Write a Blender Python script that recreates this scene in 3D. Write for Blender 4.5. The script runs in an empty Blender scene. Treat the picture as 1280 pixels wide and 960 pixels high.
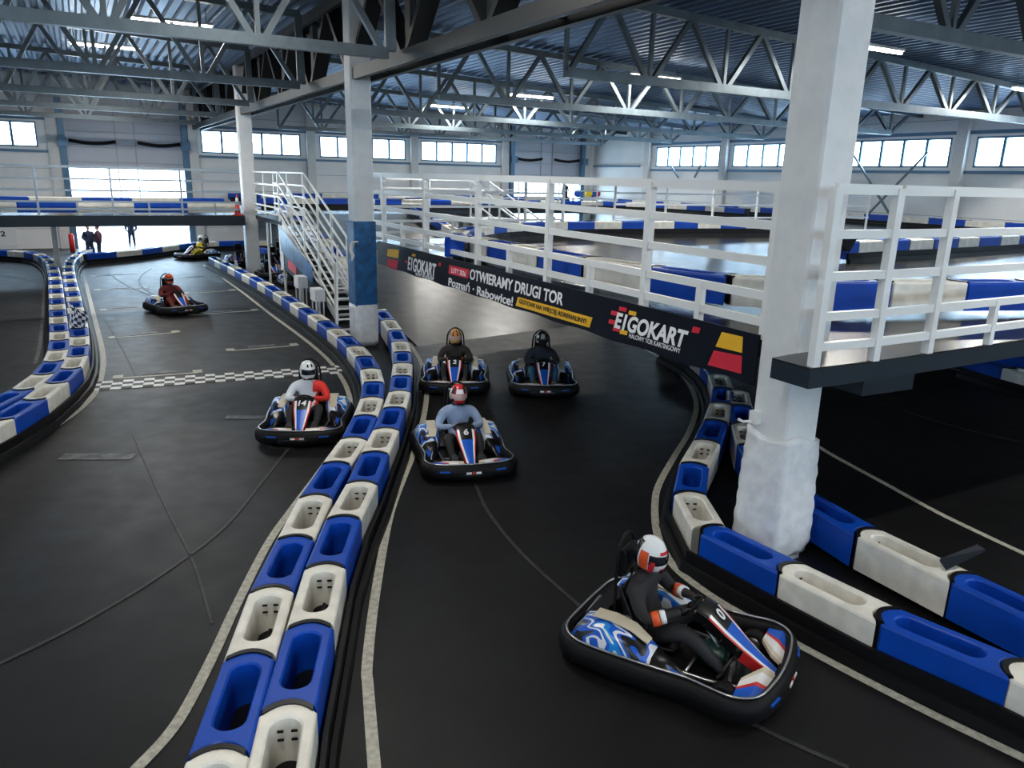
import bpy, bmesh, math, random
from mathutils import Vector, Matrix
random.seed(7)
C = bpy.context.scene.collection
PI = math.pi
# ------------------------------------------------------------------ camera frame (photo 1280x960)
F = 944.0; H = 4.8
P = math.radians(15.3); R = math.radians(1.5)
FW = Vector((0, math.cos(P), -math.sin(P))); RT = Vector((1, 0, 0)); UP = Vector((0, math.sin(P), math.cos(P)))
R2 = RT*math.cos(R)+UP*math.sin(R); U2 = -RT*math.sin(R)+UP*math.cos(R)
CAM = Vector((0, 0, H))
def ray(x, y): return FW*F+R2*(x-640)+U2*(480-y)
def at(x, y, z=0.0):
    d = ray(x, y); k = (z-H)/d.z; return CAM+d*k
# hall grid: t runs to the right wall, s runs to the far wall
AN = math.radians(29.4)
TV = Vector((math.cos(AN), math.sin(AN), 0)); SV = Vector((-math.sin(AN), math.cos(AN), 0))
def G(t, s, z=0.0): return TV*t+SV*s+Vector((0, 0, z))
def atT(x, y, T):
    d = ray(x, y); k = T/d.dot(TV); return CAM+d*k
def atS(x, y, S):
    d = ray(x, y); k = S/d.dot(SV); return CAM+d*k
def tsof(p): return p.dot(TV), p.dot(SV)

cd = bpy.data.cameras.new('camera'); cam = bpy.data.objects.new('camera', cd); C.objects.link(cam)
cd.sensor_width = 36; cd.lens = F/1280*36; cd.clip_end = 500; cd.clip_start = .05
M3 = Matrix((R2, U2, -FW)).transposed()
cam.matrix_world = Matrix.Translation(CAM) @ M3.to_4x4()
bpy.context.scene.camera = cam

# ------------------------------------------------------------------ materials
def mat(name, col, rough=.5, metal=0, noise=0, nscale=8, bump=0, spec=.5, emit=None, estr=0, coat=0):
    m = bpy.data.materials.new(name); m.use_nodes = True
    nt = m.node_tree; b = nt.nodes['Principled BSDF']
    b.inputs['Base Color'].default_value = (*col, 1); b.inputs['Roughness'].default_value = rough
    b.inputs['Metallic'].default_value = metal; b.inputs['Specular IOR Level'].default_value = spec
    b.inputs['Coat Weight'].default_value = coat
    if noise or bump:
        tc = nt.nodes.new('ShaderNodeTexCoord'); n = nt.nodes.new('ShaderNodeTexNoise')
        n.inputs['Scale'].default_value = nscale; n.inputs['Detail'].default_value = 5
        nt.links.new(tc.outputs['Object'], n.inputs['Vector'])
        if noise:
            r = nt.nodes.new('ShaderNodeValToRGB')
            r.color_ramp.elements[0].position = .35; r.color_ramp.elements[1].position = .65
            r.color_ramp.elements[0].color = (*[c*(1-noise) for c in col], 1)
            r.color_ramp.elements[1].color = (*[min(1, c*(1+noise*.4)) for c in col], 1)
            nt.links.new(n.outputs['Fac'], r.inputs['Fac']); nt.links.new(r.outputs['Color'], b.inputs['Base Color'])
        if bump:
            bp = nt.nodes.new('ShaderNodeBump'); bp.inputs['Strength'].default_value = bump; bp.inputs['Distance'].default_value = .02
            nt.links.new(n.outputs['Fac'], bp.inputs['Height']); nt.links.new(bp.outputs['Normal'], b.inputs['Normal'])
    if emit:
        b.inputs['Emission Color'].default_value = (*emit, 1); b.inputs['Emission Strength'].default_value = estr
    return m
def asphalt(name, c0, c1, r0, r1, sp=.5, bmp=.12):
    m = bpy.data.materials.new(name); m.use_nodes = True; nt = m.node_tree; b = nt.nodes['Principled BSDF']; L = nt.links.new
    tc = nt.nodes.new('ShaderNodeTexCoord')
    def N(s, d=4):
        n = nt.nodes.new('ShaderNodeTexNoise'); n.inputs['Scale'].default_value = s; n.inputs['Detail'].default_value = d
        L(tc.outputs['Object'], n.inputs['Vector']); return n
    big, fine, mid = N(.35, 3), N(60, 3), N(2.2, 5)
    mx = nt.nodes.new('ShaderNodeMath'); mx.operation = 'MULTIPLY_ADD'; mx.inputs[1].default_value = .55
    L(fine.outputs['Fac'], mx.inputs[0])
    m2 = nt.nodes.new('ShaderNodeMath'); m2.operation = 'MULTIPLY'; m2.inputs[1].default_value = .45; L(big.outputs['Fac'], m2.inputs[0]); L(m2.outputs[0], mx.inputs[2])
    r = nt.nodes.new('ShaderNodeValToRGB'); r.color_ramp.elements[0].position = .38; r.color_ramp.elements[1].position = .62
    r.color_ramp.elements[0].color = (*c0, 1); r.color_ramp.elements[1].color = (*c1, 1)
    L(mx.outputs[0], r.inputs['Fac']); L(r.outputs['Color'], b.inputs['Base Color'])
    mr = nt.nodes.new('ShaderNodeMapRange'); mr.inputs['From Min'].default_value = .3; mr.inputs['From Max'].default_value = .7
    mr.inputs['To Min'].default_value = r0; mr.inputs['To Max'].default_value = r1
    L(mid.outputs['Fac'], mr.inputs['Value']); L(mr.outputs['Result'], b.inputs['Roughness'])
    bp = nt.nodes.new('ShaderNodeBump'); bp.inputs['Strength'].default_value = bmp; bp.inputs['Distance'].default_value = .002
    L(fine.outputs['Fac'], bp.inputs['Height']); L(bp.outputs['Normal'], b.inputs['Normal'])
    b.inputs['Specular IOR Level'].default_value = sp
    return m
M = {}
M['asphalt'] = asphalt('asphalt', (.0025, .0025, .003), (.010, .010, .011), .47, .56, .26)
M['deckfloor'] = asphalt('deck_floor', (.012, .0115, .011), (.026, .025, .023), .24, .27, .5, 0)
M['ramp'] = asphalt('ramp_floor', (.016, .015, .013), (.036, .033, .028), .32, .4, .4)
M['pave'] = mat('pavement', (.6, .62, .63), .8, noise=.1, nscale=.5)
def track_paint(name, col):
    m = mat(name, col, .6, noise=.45, nscale=14); return m
M['line'] = mat('worn_white_line', (.50, .48, .40), .55, noise=.3, nscale=16)
M['faint'] = mat('worn_paint', (.10, .105, .115), .6, noise=.7, nscale=5)
M['thin'] = mat('thin_worn_line', (.03, .03, .032), .6, noise=.5, nscale=8)
M['chkw'] = mat('white_check', (.85, .85, .82), .5, noise=.2, nscale=9); M['chkb'] = mat('black_check', (.012, .012, .012), .6)
M['blue'] = mat('blue_plastic', (.002, .062, .44), .42, noise=.12, nscale=3, spec=.3)
M['white'] = mat('white_plastic', (.80, .77, .69), .42, noise=.16, nscale=4)
M['black'] = mat('black_rubber', (.004, .004, .005), .55, spec=.22)
M['blackp'] = mat('black_plastic', (.006, .006, .007), .32, spec=.4)
M['wall'] = mat('wall_panel', (.88, .88, .85), .55, noise=.05, nscale=.6)
M['seam'] = mat('panel_seam', (.40, .42, .43), .6)
M['wallp'] = mat('wall_pillar_concrete', (.72, .71, .67), .6, noise=.06)
M['concrete'] = mat('painted_concrete', (.74, .75, .75), .5, noise=.05, nscale=5, bump=.1)
M['steel'] = mat('galvanised_steel', (.115, .145, .165), .42, metal=.55, noise=.15, nscale=3)
M['steeld'] = mat('dark_girder_steel', (.014, .017, .019), .5, metal=.2, noise=.2, nscale=2)
M['bluesteel'] = mat('blue_grey_trim', (.09, .19, .29), .4, metal=.2)
M['deckmetal'] = mat('roof_sheet', (.10, .165, .28), .38, metal=.4)
M['railw'] = mat('white_painted_rail', (.82, .83, .82), .35)
M['railg'] = mat('grey_painted_rail', (.30, .36, .42), .4, metal=.3)
M['edge'] = mat('dark_platform_edge', (.012, .02, .03), .5, spec=.3)
M['banner'] = mat('black_banner_vinyl', (.004, .006, .013), .4, spec=.25)
M['tw'] = mat('banner_white', (.95, .95, .95), .5); M['ty'] = mat('banner_yellow', (.9, .50, .02), .5)
M['tr'] = mat('banner_red', (.72, .02, .05), .5); M['tb'] = mat('banner_blacktext', (.02, .02, .02), .5)
M['bwrap'] = mat('blue_printed_film', (.02, .13, .34), .35, noise=.6, nscale=3)
M['wrap'] = mat('white_stretch_wrap', (.80, .82, .84), .3, noise=.1, nscale=6, bump=.6)
M['red'] = mat('red_plastic', (.65, .03, .02), .4); M['yellow'] = mat('yellow_cloth', (.85, .62, .02), .6)
M['kblue'] = mat('kart_blue', (.01, .10, .55), .3); M['kred'] = mat('kart_red', (.6, .02, .02), .35)
M['kbeige'] = mat('kart_beige', (.62, .55, .42), .4); M['kwhite'] = mat('kart_white', (.8, .8, .8), .3)
M['tank'] = mat('dark_green_tank', (.01, .045, .035), .4); M['chrome'] = mat('bare_steel', (.5, .5, .5), .3, metal=.9)
M['skin'] = mat('skin', (.6, .34, .24), .55)
M['doorp'] = mat('door_panel', (.55, .57, .62), .45)
M['lamp'] = mat('lamp_tube', (1, 1, 1), .5, emit=(1, .97, .85), estr=14)
M['checkb'] = mat('cloth_black', (.02, .03, .08), .8); M['checkw'] = mat('cloth_white', (.8, .82, .85), .8)
m = bpy.data.materials.new('window_glass'); m.use_nodes = True; nt = m.node_tree; nt.nodes.clear()
o_ = nt.nodes.new('ShaderNodeOutputMaterial'); mx = nt.nodes.new('ShaderNodeMixShader'); tr = nt.nodes.new('ShaderNodeBsdfTransparent'); gl = nt.nodes.new('ShaderNodeBsdfGlossy')
gl.inputs['Roughness'].default_value = .05; mx.inputs[0].default_value = .06; tr.inputs[0].default_value = (.95, .98, 1, 1)
nt.links.new(tr.outputs[0], mx.inputs[1]); nt.links.new(gl.outputs[0], mx.inputs[2]); nt.links.new(mx.outputs[0], o_.inputs[0]); M['glass'] = m
def livery(name, seed, cols):
    m = bpy.data.materials.new(name); m.use_nodes = True; nt = m.node_tree; b = nt.nodes['Principled BSDF']
    tc = nt.nodes.new('ShaderNodeTexCoord'); mp = nt.nodes.new('ShaderNodeMapping'); mp.inputs['Location'].default_value = (seed, seed*.7, 0)
    mp.inputs['Rotation'].default_value = (0, 0, .6)
    mp.inputs['Scale'].default_value = (1, 2.2, .4)
    w = nt.nodes.new('ShaderNodeTexNoise'); w.inputs['Scale'].default_value = 3.0; w.inputs['Detail'].default_value = 0; w.inputs['Distortion'].default_value = .6
    nt.links.new(tc.outputs['Object'], mp.inputs['Vector']); nt.links.new(mp.outputs['Vector'], w.inputs['Vector'])
    r = nt.nodes.new('ShaderNodeValToRGB'); r.color_ramp.interpolation = 'CONSTANT'
    e = r.color_ramp.elements; e[0].position = 0; e[0].color = (*cols[0], 1); e[1].position = .36; e[1].color = (*cols[1], 1)
    for i in range(2, len(cols)):
        x = e.new(.36+.3*(i-1)/(len(cols)-1)); x.color = (*cols[i], 1)
    nt.links.new(w.outputs['Fac'], r.inputs['Fac']); nt.links.new(r.outputs['Color'], b.inputs['Base Color']); b.inputs['Roughness'].default_value = .28
    return m
BL = (.01, .10, .55); WH = (.75, .76, .78); BK = (.012, .012, .014)
M['livery'] = livery('kart_livery', 1.3, [BK, BL, WH, BL, (.01, .25, .7), WH])

# ------------------------------------------------------------------ mesh helper
class MB:
    def __init__(s): s.v = []; s.f = []; s.m = []; s.sm = []
    def add(s, vs, fs, mi=0, smooth=False):
        o = len(s.v); s.v += [Vector(q) for q in vs]
        for f in fs: s.f.append([o+i for i in f]); s.m.append(mi); s.sm.append(smooth)
        return s
    def box(s, c, d, rz=0, mi=0, rot=None):
        x, y, z = d[0]/2, d[1]/2, d[2]/2
        Rm = rot if rot else Matrix.Rotation(rz, 3, 'Z')
        vs = [Rm@Vector((a*x, b*y, e*z))+Vector(c) for e in (-1, 1) for b in (-1, 1) for a in (-1, 1)]
        return s.add(vs, [(0, 2, 3, 1), (4, 5, 7, 6), (0, 1, 5, 4), (2, 6, 7, 3), (0, 4, 6, 2), (1, 3, 7, 5)], mi)
    def bar(s, a, b, w, h=None, mi=0, up=Vector((0, 0, 1))):
        a = Vector(a); b = Vector(b); h = h or w; d = (b-a); L = d.length
        if L < 1e-6: return s
        d.normalize(); sd = d.cross(up)
        if sd.length < 1e-3: sd = d.cross(TV)
        sd.normalize(); u = sd.cross(d).normalized()
        vs = [p+sd*(i*w/2)+u*(j*h/2) for p in (a, b) for i, j in ((-1, -1), (1, -1), (1, 1), (-1, 1))]
        return s.add(vs, [(3, 2, 1, 0), (4, 5, 6, 7), (0, 1, 5, 4), (1, 2, 6, 5), (2, 3, 7, 6), (3, 0, 4, 7)], mi)
    def tube(s, pts, r, n=8, mi=0, closed=False, caps=True):
        pts = [Vector(p) for p in pts]; N = len(pts); rs = r if isinstance(r, (list, tuple)) else [r]*N
        rings = []; prev = None
        for i, p in enumerate(pts):
            if closed: d = pts[(i+1) % N]-pts[i-1]
            else: d = pts[min(i+1, N-1)]-pts[max(i-1, 0)]
            d.normalize()
            if prev is None:
                a = Vector((0, 0, 1)) if abs(d.z) < .9 else Vector((1, 0, 0))
                x = d.cross(a).normalized()
            else:
                x = (prev-d*prev.dot(d)).normalized()
            prev = x; y = d.cross(x)
            rings.append([p+(x*math.cos(2*PI*k/n)+y*math.sin(2*PI*k/n))*rs[i] for k in range(n)])
        vs = [q for g in rings for q in g]; fs = []
        for i in range(N if closed else N-1):
            j = (i+1) % N
            for k in range(n): fs.append((i*n+k, i*n+(k+1) % n, j*n+(k+1) % n, j*n+k))
        s.add(vs, fs, mi, True)
        if caps and not closed:
            s.add(rings[0], [tuple(range(n))[::-1]], mi); s.add(rings[-1], [tuple(range(n))], mi)
        return s
    def loft(s, rings, mi=0, smooth=True, cap0=True, cap1=True, closed=True):
        n = len(rings[0]); vs = [q for g in rings for q in g]; fs = []
        for i in range(len(rings)-1):
            for k in range(n if closed else n-1): fs.append((i*n+k, i*n+(k+1) % n, (i+1)*n+(k+1) % n, (i+1)*n+k))
        s.add(vs, fs, mi, smooth)
        if cap0: s.add(rings[0], [tuple(range(n))[::-1]], mi)
        if cap1: s.add(rings[-1], [tuple(range(n))], mi)
        return s
    def prism(s, poly, z0, z1, mi=0):
        n = len(poly); vs = [(p[0], p[1], z0) for p in poly]+[(p[0], p[1], z1) for p in poly]
        return s.add(vs, [tuple(range(n))[::-1], tuple(range(n, 2*n))]+[(i, (i+1) % n, n+(i+1) % n, n+i) for i in range(n)], mi)
    def ell(s, c, r, nu=16, nv=10, mi=0, rot=None, f=None):
        vs = []; fs = []
        for j in range(nv+1):
            ph = PI*j/nv
            for i in range(nu):
                th = 2*PI*i/nu; q = Vector((math.sin(ph)*math.cos(th)*r[0], math.sin(ph)*math.sin(th)*r[1], math.cos(ph)*r[2]))
                if f: q = f(q)
                if rot: q = rot@q
                vs.append(q+Vector(c))
        for j in range(nv):
            for i in range(nu): fs.append((j*nu+i, (j+1)*nu+i, (j+1)*nu+(i+1) % nu, j*nu+(i+1) % nu))
        return s.add(vs, fs, mi, True)
    def build(s, name, mats, parent=None, loc=None):
        me = bpy.data.meshes.new(name)
        org = Vector(loc) if loc is not None else Vector((0, 0, 0))
        me.from_pydata([tuple(q-org) for q in s.v], [], s.f)
        if not isinstance(mats, (list, tuple)): mats = [mats]
        for q in mats: me.materials.append(q)
        for p, mi, sm in zip(me.polygons, s.m, s.sm): p.material_index = mi; p.use_smooth = sm
        me.validate(); me.update()
        bm = bmesh.new(); bm.from_mesh(me); bmesh.ops.remove_doubles(bm, verts=bm.verts, dist=1e-5)
        bmesh.ops.recalc_face_normals(bm, faces=bm.faces); bm.to_mesh(me); bm.free()
        o = bpy.data.objects.new(name, me); o.location = org; C.objects.link(o)
        if parent: o.parent = parent
        return o
def tag(o, label=None, cat=None, group=None, kind=None):
    if label: o['label'] = label
    if cat: o['category'] = cat
    if group: o['group'] = group
    if kind: o['kind'] = kind
    return o
def empty(name, label, cat, loc=(0, 0, 0), rz=0, group=None, kind=None):
    o = bpy.data.objects.new(name, None); o.location = loc; o.rotation_euler = (0, 0, rz); o.empty_display_size = .2
    C.objects.link(o); return tag(o, label, cat, group, kind)
def struct(name, mb, mats, parent=None, loc=None):
    o = mb.build(name, mats, parent, loc)
    if not parent: o['kind'] = 'structure'
    return o
def copy_tree(o, parent=None):
    c = o.copy(); C.objects.link(c); c.parent = parent
    for ch in [x for x in KIDS[o.name]] if o.name in KIDS else []: copy_tree(ch, c)
    return c
KIDS = {}
def index_kids():
    KIDS.clear()
    for o in bpy.data.objects:
        if o.parent: KIDS.setdefault(o.parent.name, []).append(o)
def catmull(pts, n=8):
    out = []; P_ = [pts[0]*2-pts[1]]+list(pts)+[pts[-1]*2-pts[-2]]
    for i in range(1, len(P_)-2):
        a, b, c, d = P_[i-1:i+3]
        for k in range(n):
            t = k/n; out.append(.5*((2*b)+(c-a)*t+(2*a-5*b+4*c-d)*t*t+(3*b-a-3*c+d)*t**3))
    out.append(P_[-2]); return out
def resample(pts, L):
    out = [pts[0]]; acc = 0; cur = pts[0]
    i = 1
    while i < len(pts):
        d = (pts[i]-cur).length
        if acc+d >= L:
            f = (L-acc)/d; cur = cur.lerp(pts[i], f); out.append(cur.copy()); acc = 0
        else: acc += d; cur = pts[i]; i += 1
    return out
def ribbon(pts, w, z, h=.004):
    mb = MB(); n = len(pts); rings = []
    for i, p in enumerate(pts):
        d = (pts[min(i+1, n-1)]-pts[max(i-1, 0)]); d.z = 0; d.normalize(); sd = Vector((-d.y, d.x, 0))
        q = Vector((p.x, p.y, z)); rings.append([q-sd*w/2, q+sd*w/2, q+sd*w/2+Vector((0, 0, h)), q-sd*w/2+Vector((0, 0, h))])
    return mb.loft(rings, smooth=False)
ORD = ['', 'first', 'second', 'third', 'fourth', 'fifth', 'sixth', 'seventh', 'eighth', 'ninth', 'tenth', 'eleventh', 'twelfth', 'thirteenth', 'fourteenth', 'fifteenth', 'sixteenth', 'seventeenth', 'eighteenth', 'nineteenth', 'twentieth', 'twenty-first', 'twenty-second', 'twenty-third', 'twenty-fourth', 'twenty-fifth', 'twenty-sixth', 'twenty-seventh', 'twenty-eighth', 'twenty-ninth', 'thirtieth', 'thirty-first', 'thirty-second', 'thirty-third', 'thirty-fourth', 'thirty-fifth', 'thirty-sixth']

# ------------------------------------------------------------------ shell
DZ = 2.85
T0, T1, S0, S1 = -32.0, 37.3, -16.0, 53.4
def roofz(t): return 9.75-.036*t
def gquad(ts, z0, z1): return MB().prism([G(t, s) for t, s in ts], z0, z1)
struct('floor', gquad([(T0, S0), (T1, S0), (T1, S1+.3), (T0, S1+.3)], -.2, 0), M['asphalt'])
struct('trim_1', gquad([(-60, S1+.3), (90, S1+.3), (90, S1+70), (-60, S1+70)], -.25, -.02), M['pave'])
# ceiling: trapezoid roof sheet with ribs running along s
mb = MB(); prof = []; pt = .36; t = T0-.2
while t < T1+.3:
    for dt, dz in ((0, 0), (.11, 0), (.17, .13), (.30, .13)): prof.append((t+dt, roofz(t+dt)+dz))
    t += pt
vs = []; fs = []
for i, (t, z) in enumerate(prof):
    vs += [G(t, S0-.2, z), G(t, S1+.2, z)]
    if i: fs.append((2*i-2, 2*i, 2*i+1, 2*i-1))
mb.add(vs, fs)
o = len(prof); mb.add([G(T0-.3, S0-.3, roofz(T0)+.5), G(T1+.3, S0-.3, roofz(T1)+.5), G(T1+.3, S1+.3, roofz(T1)+.5), G(T0-.3, S1+.3, roofz(T0)+.5)], [(0, 1, 2, 3)])
struct('ceiling', mb, M['deckmetal'])
# far wall (s = S1): openings for windows and gates
ZW0, ZW1, ZG = 5.8, 7.2, 4.7
def wallbox(mb, fixed, a0, a1, z0, z1, axis, th=.25, mi=0, off=0.0):
    """axis 's': wall at s=fixed from t=a0..a1 ; axis 't': wall at t=fixed from s=a0..a1"""
    if axis == 's': poly = [G(a0, fixed+off), G(a1, fixed+off), G(a1, fixed+off+th), G(a0, fixed+off+th)]
    else: poly = [G(fixed+off, a0), G(fixed+off+th, a0), G(fixed+off+th, a1), G(fixed+off, a1)]
    mb.prism(poly, z0, z1, mi)
def make_wall(name, fixed, lo, hi, axis, wins, gates, sign, top):
    mb = MB(); th = .25; off = 0 if sign > 0 else -th
    ev = sorted(wins+gates)
    cur = lo
    for a0, a1 in ev:
        if a0 > cur: wallbox(mb, fixed, cur, a0, 0, top, axis, th, 0, off)
        if (a0, a1) in wins:
            wallbox(mb, fixed, a0, a1, 0, ZW0, axis, th, 0, off); wallbox(mb, fixed, a0, a1, ZW1, top, axis, th, 0, off)
        else: wallbox(mb, fixed, a0, a1, 8.3, top, axis, th, 0, off)
        cur = a1
    if cur < hi: wallbox(mb, fixed, cur, hi, 0, top, axis, th, 0, off)
    # panel seams, thin strips on the inner face
    so = -.012 if sign > 0 else 0
    for z in (1.15, 2.3, 3.45, 4.6):
        c = lo
        for a0, a1 in sorted(gates)+[(hi, hi)]:
            if a0 > c: wallbox(mb, fixed, c, a0, z, z+.03, axis, .012, 1, so)
            c = a1
    for z in (8.0,):
        wallbox(mb, fixed, lo, hi, z, z+.03, axis, .012, 1, so)
    return struct(name, mb, [M['wall'], M['seam']])
winsF = [(-15.5, -9.2), (-8.0, -1.8), (7.05, 13.3), (14.6, 20.8), (22.0, 28.2)]
gatesF = [(-.55, 6.05), (29.5, 36.0)]
make_wall('wall_far', S1, T0, T1, 's', winsF, gatesF, 1, 11.3)
winsR = [(0, 6.2), (7.8, 14.1), (15.6, 22.1), (23.3, 29.6), (31.5, 37.8), (39.0, 45.5)]
make_wall('wall_right', T1, S0, S1, 't', winsR, [], 1, 9.2)
winsL = [(1, 7), (9, 15), (17, 23), (25, 31)]
make_wall('wall_left', T0, S0, S1, 't', winsL, [], -1, 11.3)
winsB = [(-26, -19), (-17, -10), (-8, -1), (1, 8), (10, 17), (19, 26), (28, 35)]
make_wall('wall_back', S0, T0, T1, 's', winsB, [], -1, 11.3)
nwin = 0
def make_window(fixed, a0, a1, axis, panes, sign):
    global nwin; nwin += 1
    e = empty('window_%d' % nwin, None, None, kind='structure')
    def Q(a, z, o): return G(a, fixed+o*sign, z) if axis == 's' else G(fixed+o*sign, a, z)
    f = MB(); w = .09; o = .04
    for z in (ZW0+w/2, ZW1-w/2): f.bar(Q(a0, z, o), Q(a1, z, o), .12, w)
    for k in range(panes+1):
        a = a0+(a1-a0)*k/panes; a = min(max(a, a0+w/2), a1-w/2)
        f.bar(Q(a, ZW0, o), Q(a, ZW1, o), w if k in (0, panes) else .14, .12, up=(TV if axis == 't' else SV))
    f.build('window_frame', M['bluesteel'], e)
    s_ = MB(); s_.bar(Q(a0-.5, ZW0-.22, -.06), Q(a1+.5, ZW0-.22, -.06), .12, .14); s_.bar(Q(a0-.5, ZW1+.2, -.04), Q(a1+.5, ZW1+.2, -.04), .08, .16)
    s_.build('window_sill', M['bluesteel'], e)
    g = MB(); g.bar(Q(a0, (ZW0+ZW1)/2, .1), Q(a1, (ZW0+ZW1)/2, .1), .02, ZW1-ZW0-.1); g.build('window_pane', M['glass'], e)
for (a, b) in winsF: make_window(S1, a, b, 's', 5, 1)
for (a, b) in winsR: make_window(T1, a, b, 't', 5, 1)
for (a, b) in winsL: make_window(T0, a, b, 't', 5, -1)
for (a, b) in winsB: make_window(S0, a, b, 's', 5, -1)
# wall pillars
k = 0
def wpillar(t, s, z1):
    global k; k += 1
    mb = MB(); w = .55
    poly = [G(t-w/2, s-.3), G(t+w/2, s-.3), G(t+w/2, s), G(t-w/2, s)] if abs(s-S1) < .01 else [G(t-.3, s-w/2), G(t, s-w/2), G(t, s+w/2), G(t-.3, s+w/2)]
    mb.prism(poly, 0, z1); struct('trim_%d' % (k+1), mb, M['wallp'])
for t in (-16, -8.6, -1.05, 6.55, 13.95, 21.4, 28.85, 36.5): wpillar(t, S1, roofz(t)-.02)
for s in (46.3, 38.4, 30.6, 22.7, 14.85, 7): wpillar(T1, s, roofz(T1)-.02)
# gates: solid panels above, glazed band, open below with light outside
def gate(n, a0, a1, glazed_down):
    e = empty('door_%d' % n, None, None, kind='structure')
    p = MB(); z = ZG
    p.bar(G(a0, S1+.12, (ZG+8.35)/2), G(a1, S1+.12, (ZG+8.35)/2), .06, 8.35-ZG); p.build('door_panel', M['doorp'], e)
    q = MB()
    for z in (5.05, 5.9, 6.8, 7.6): q.bar(G(a0, S1+.07, z), G(a1, S1+.07, z), .03, .05)
    for t in (a0+(a1-a0)*.42, a0+(a1-a0)*.58): q.bar(G(t, S1+.05, ZG-1.8), G(t, S1+.05, 8.2), .07, .05, up=SV)
    for z in (ZG, ZG-.38, ZG-.75): q.bar(G(a0, S1+.07, z), G(a1, S1+.07, z), .04, .07 if z == ZG else .03)
    q.build('door_rail', M['seam'], e)
    f = MB()
    for t, sg in ((a0, -1), (a1, 1)):
        f.bar(G(t+sg*.02, S1-.18, 0), G(t+sg*.02, S1-.18, 8.6), .34, .3, up=SV)
        f.box(G(t+sg*.02, S1-.45, 6.15), (.5, .4, .5), AN)
    f.build('door_frame', M['bluesteel'], e)
    g = MB()
    for (x0, x1) in ((a0+.3, a0+(a1-a0)*.42), (a0+(a1-a0)*.60, a1-.25)):
        pts = [G(x0+(x1-x0)*i/10, S1-.12, 6.18-.14*math.sin(PI*i/10)+.08) for i in range(11)]
        g.tube(pts, .1, 8)
    g.build('door_spring', M['black'], e)
gate(1, -.55, 6.05, True); gate(2, 29.5, 36.0, True)

# ------------------------------------------------------------------ columns
def column(name, t, s, w, z1, label, extras=True):
    e = empty(name, label, 'column', G(t, s), AN)
    mb = MB(); c = .03
    poly = [(w/2-c, -w/2), (w/2, -w/2+c), (w/2, w/2-c), (w/2-c, w/2), (-w/2+c, w/2), (-w/2, w/2-c), (-w/2, -w/2+c), (-w/2+c, -w/2)]
    mb.prism(poly, 0, z1); mb.build('shaft', M['concrete'], e)
    return e
colR = column('concrete_column', 7.62, 6.35, .575, roofz(7)-.3, 'large white square column with white wrapped base, nearest to the camera')
rings = []
random.seed(3)
n = 40
for j in range(26):
    z = .1+1.62*j/25; ring = []
    for i in range(n):
        a = 2*PI*i/n; rr = .385/ max(abs(math.cos(a)), abs(math.sin(a)))**.72
        rr *= (1-.1*(j/25)**2)*(1-.10*max(0, 1-j/2.5))
        rr += random.uniform(-.006, .006)+.006*math.sin(j*1.7+3*math.sin(a*2))
        ring.append(Vector((rr*math.cos(a), rr*math.sin(a), z+(.06*math.sin(a*3+1) if j == 25 else 0))))
    rings.append(ring)
rings.append([Vector((q.x*.85, q.y*.85, q.z-.02)) for q in rings[-1]])
mb = MB(); mb.loft(rings, cap0=True, cap1=True); w_ = mb.build('wrapped_padding', M['wrap'], colR); w_['label'] = 'crumpled white plastic wrap around the column base'
colM = column('concrete_column', 6.8, 20.9, .56, roofz(7)-.3, 'white column in the middle with blue printed film and white padding on it')
mb = MB(); mb.box((-.30, 0, 2.35), (.05, .62, 2.35)); mb.box((0, -.30, 2.35), (.62, .05, 2.35)); q = mb.build('printed_film', M['bwrap'], colM); q['label'] = 'blue film printed with a cloudy sea picture'
rings = []
for j in range(10):
    z = .05+1.15*j/9; rings.append([Vector((.36*math.copysign(abs(math.cos(2*PI*i/24))**.45, math.cos(2*PI*i/24))*(1+.03*math.sin(i*2.5)), .36*math.copysign(abs(math.sin(2*PI*i/24))**.45, math.sin(2*PI*i/24))*(1+.03*math.sin(i*3.1)), z)) for i in range(24)])
MB().loft(rings).build('wrapped_padding', M['wrap'], colM)
mb = MB(); mb.tube([(-.33, -.3, 2.95), (-.40, -.34, 2.9), (-.42, -.3, 2.75), (-.38, -.36, 2.6), (-.4, -.33, 2.45)], [.05, .06, .045, .05, .02], 6); mb.tube([(-.35, -.3, 2.92), (-.42, -.45, 2.98), (-.3, -.6, 3.0)], .025, 6)
mb.build('knotted_cloth', M['railw'], colM)
colL = column('concrete_column', 6.75, 37.0, .58, roofz(7)-.3, 'bluish white column standing behind the end of the left bridge')
column('concrete_column', 37.3-14.5, 37.0, .5, roofz(22)-.3, 'slim white column far off behind the upper track') if False else None

# ------------------------------------------------------------------ roof structure
def truss(s, t0, t1, tb0, tb1, label, step=2.75):
    e = empty('roof_truss', label, 'roof truss', G((t0+t1)/2, s, 7.3), 0, 'steel roof trusses')
    org = G((t0+t1)/2, s, 7.3)
    def part(mb, name): o = mb.build(name, M['steel'], e); o.location = -org; return o
    ztop = lambda t: roofz(t)-.12
    part(MB().bar(G(t0, s, ztop(t0)), G(t1, s, ztop(t1)), .2, .2), 'top_chord')
    part(MB().bar(G(tb0, s, 7.38), G(tb1, s, 7.38), .2, .23), 'bottom_chord')
    n = max(2, round((tb1-tb0)/step)); st = (tb1-tb0)/n
    xs = [tb0+i*st for i in range(n+1)]
    for i, t in enumerate(xs):
        d = .34
        if i not in (0,): part(MB().bar(G(t-.12, s, 7.42), G(max(t-st/2-.05, t0), s, ztop(max(t-st/2, t0))), .13, .13), 'web_member')
        if i != n or True: part(MB().bar(G(t+.12, s, 7.42), G(min(t+st/2, t1), s, ztop(min(t+st/2, t1))), .13, .13), 'web_member')
        part(MB().bar(G(t, s, 7.42), G(t, s, ztop(t)), .1, .1, up=SV), 'web_member')
    return e
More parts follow.
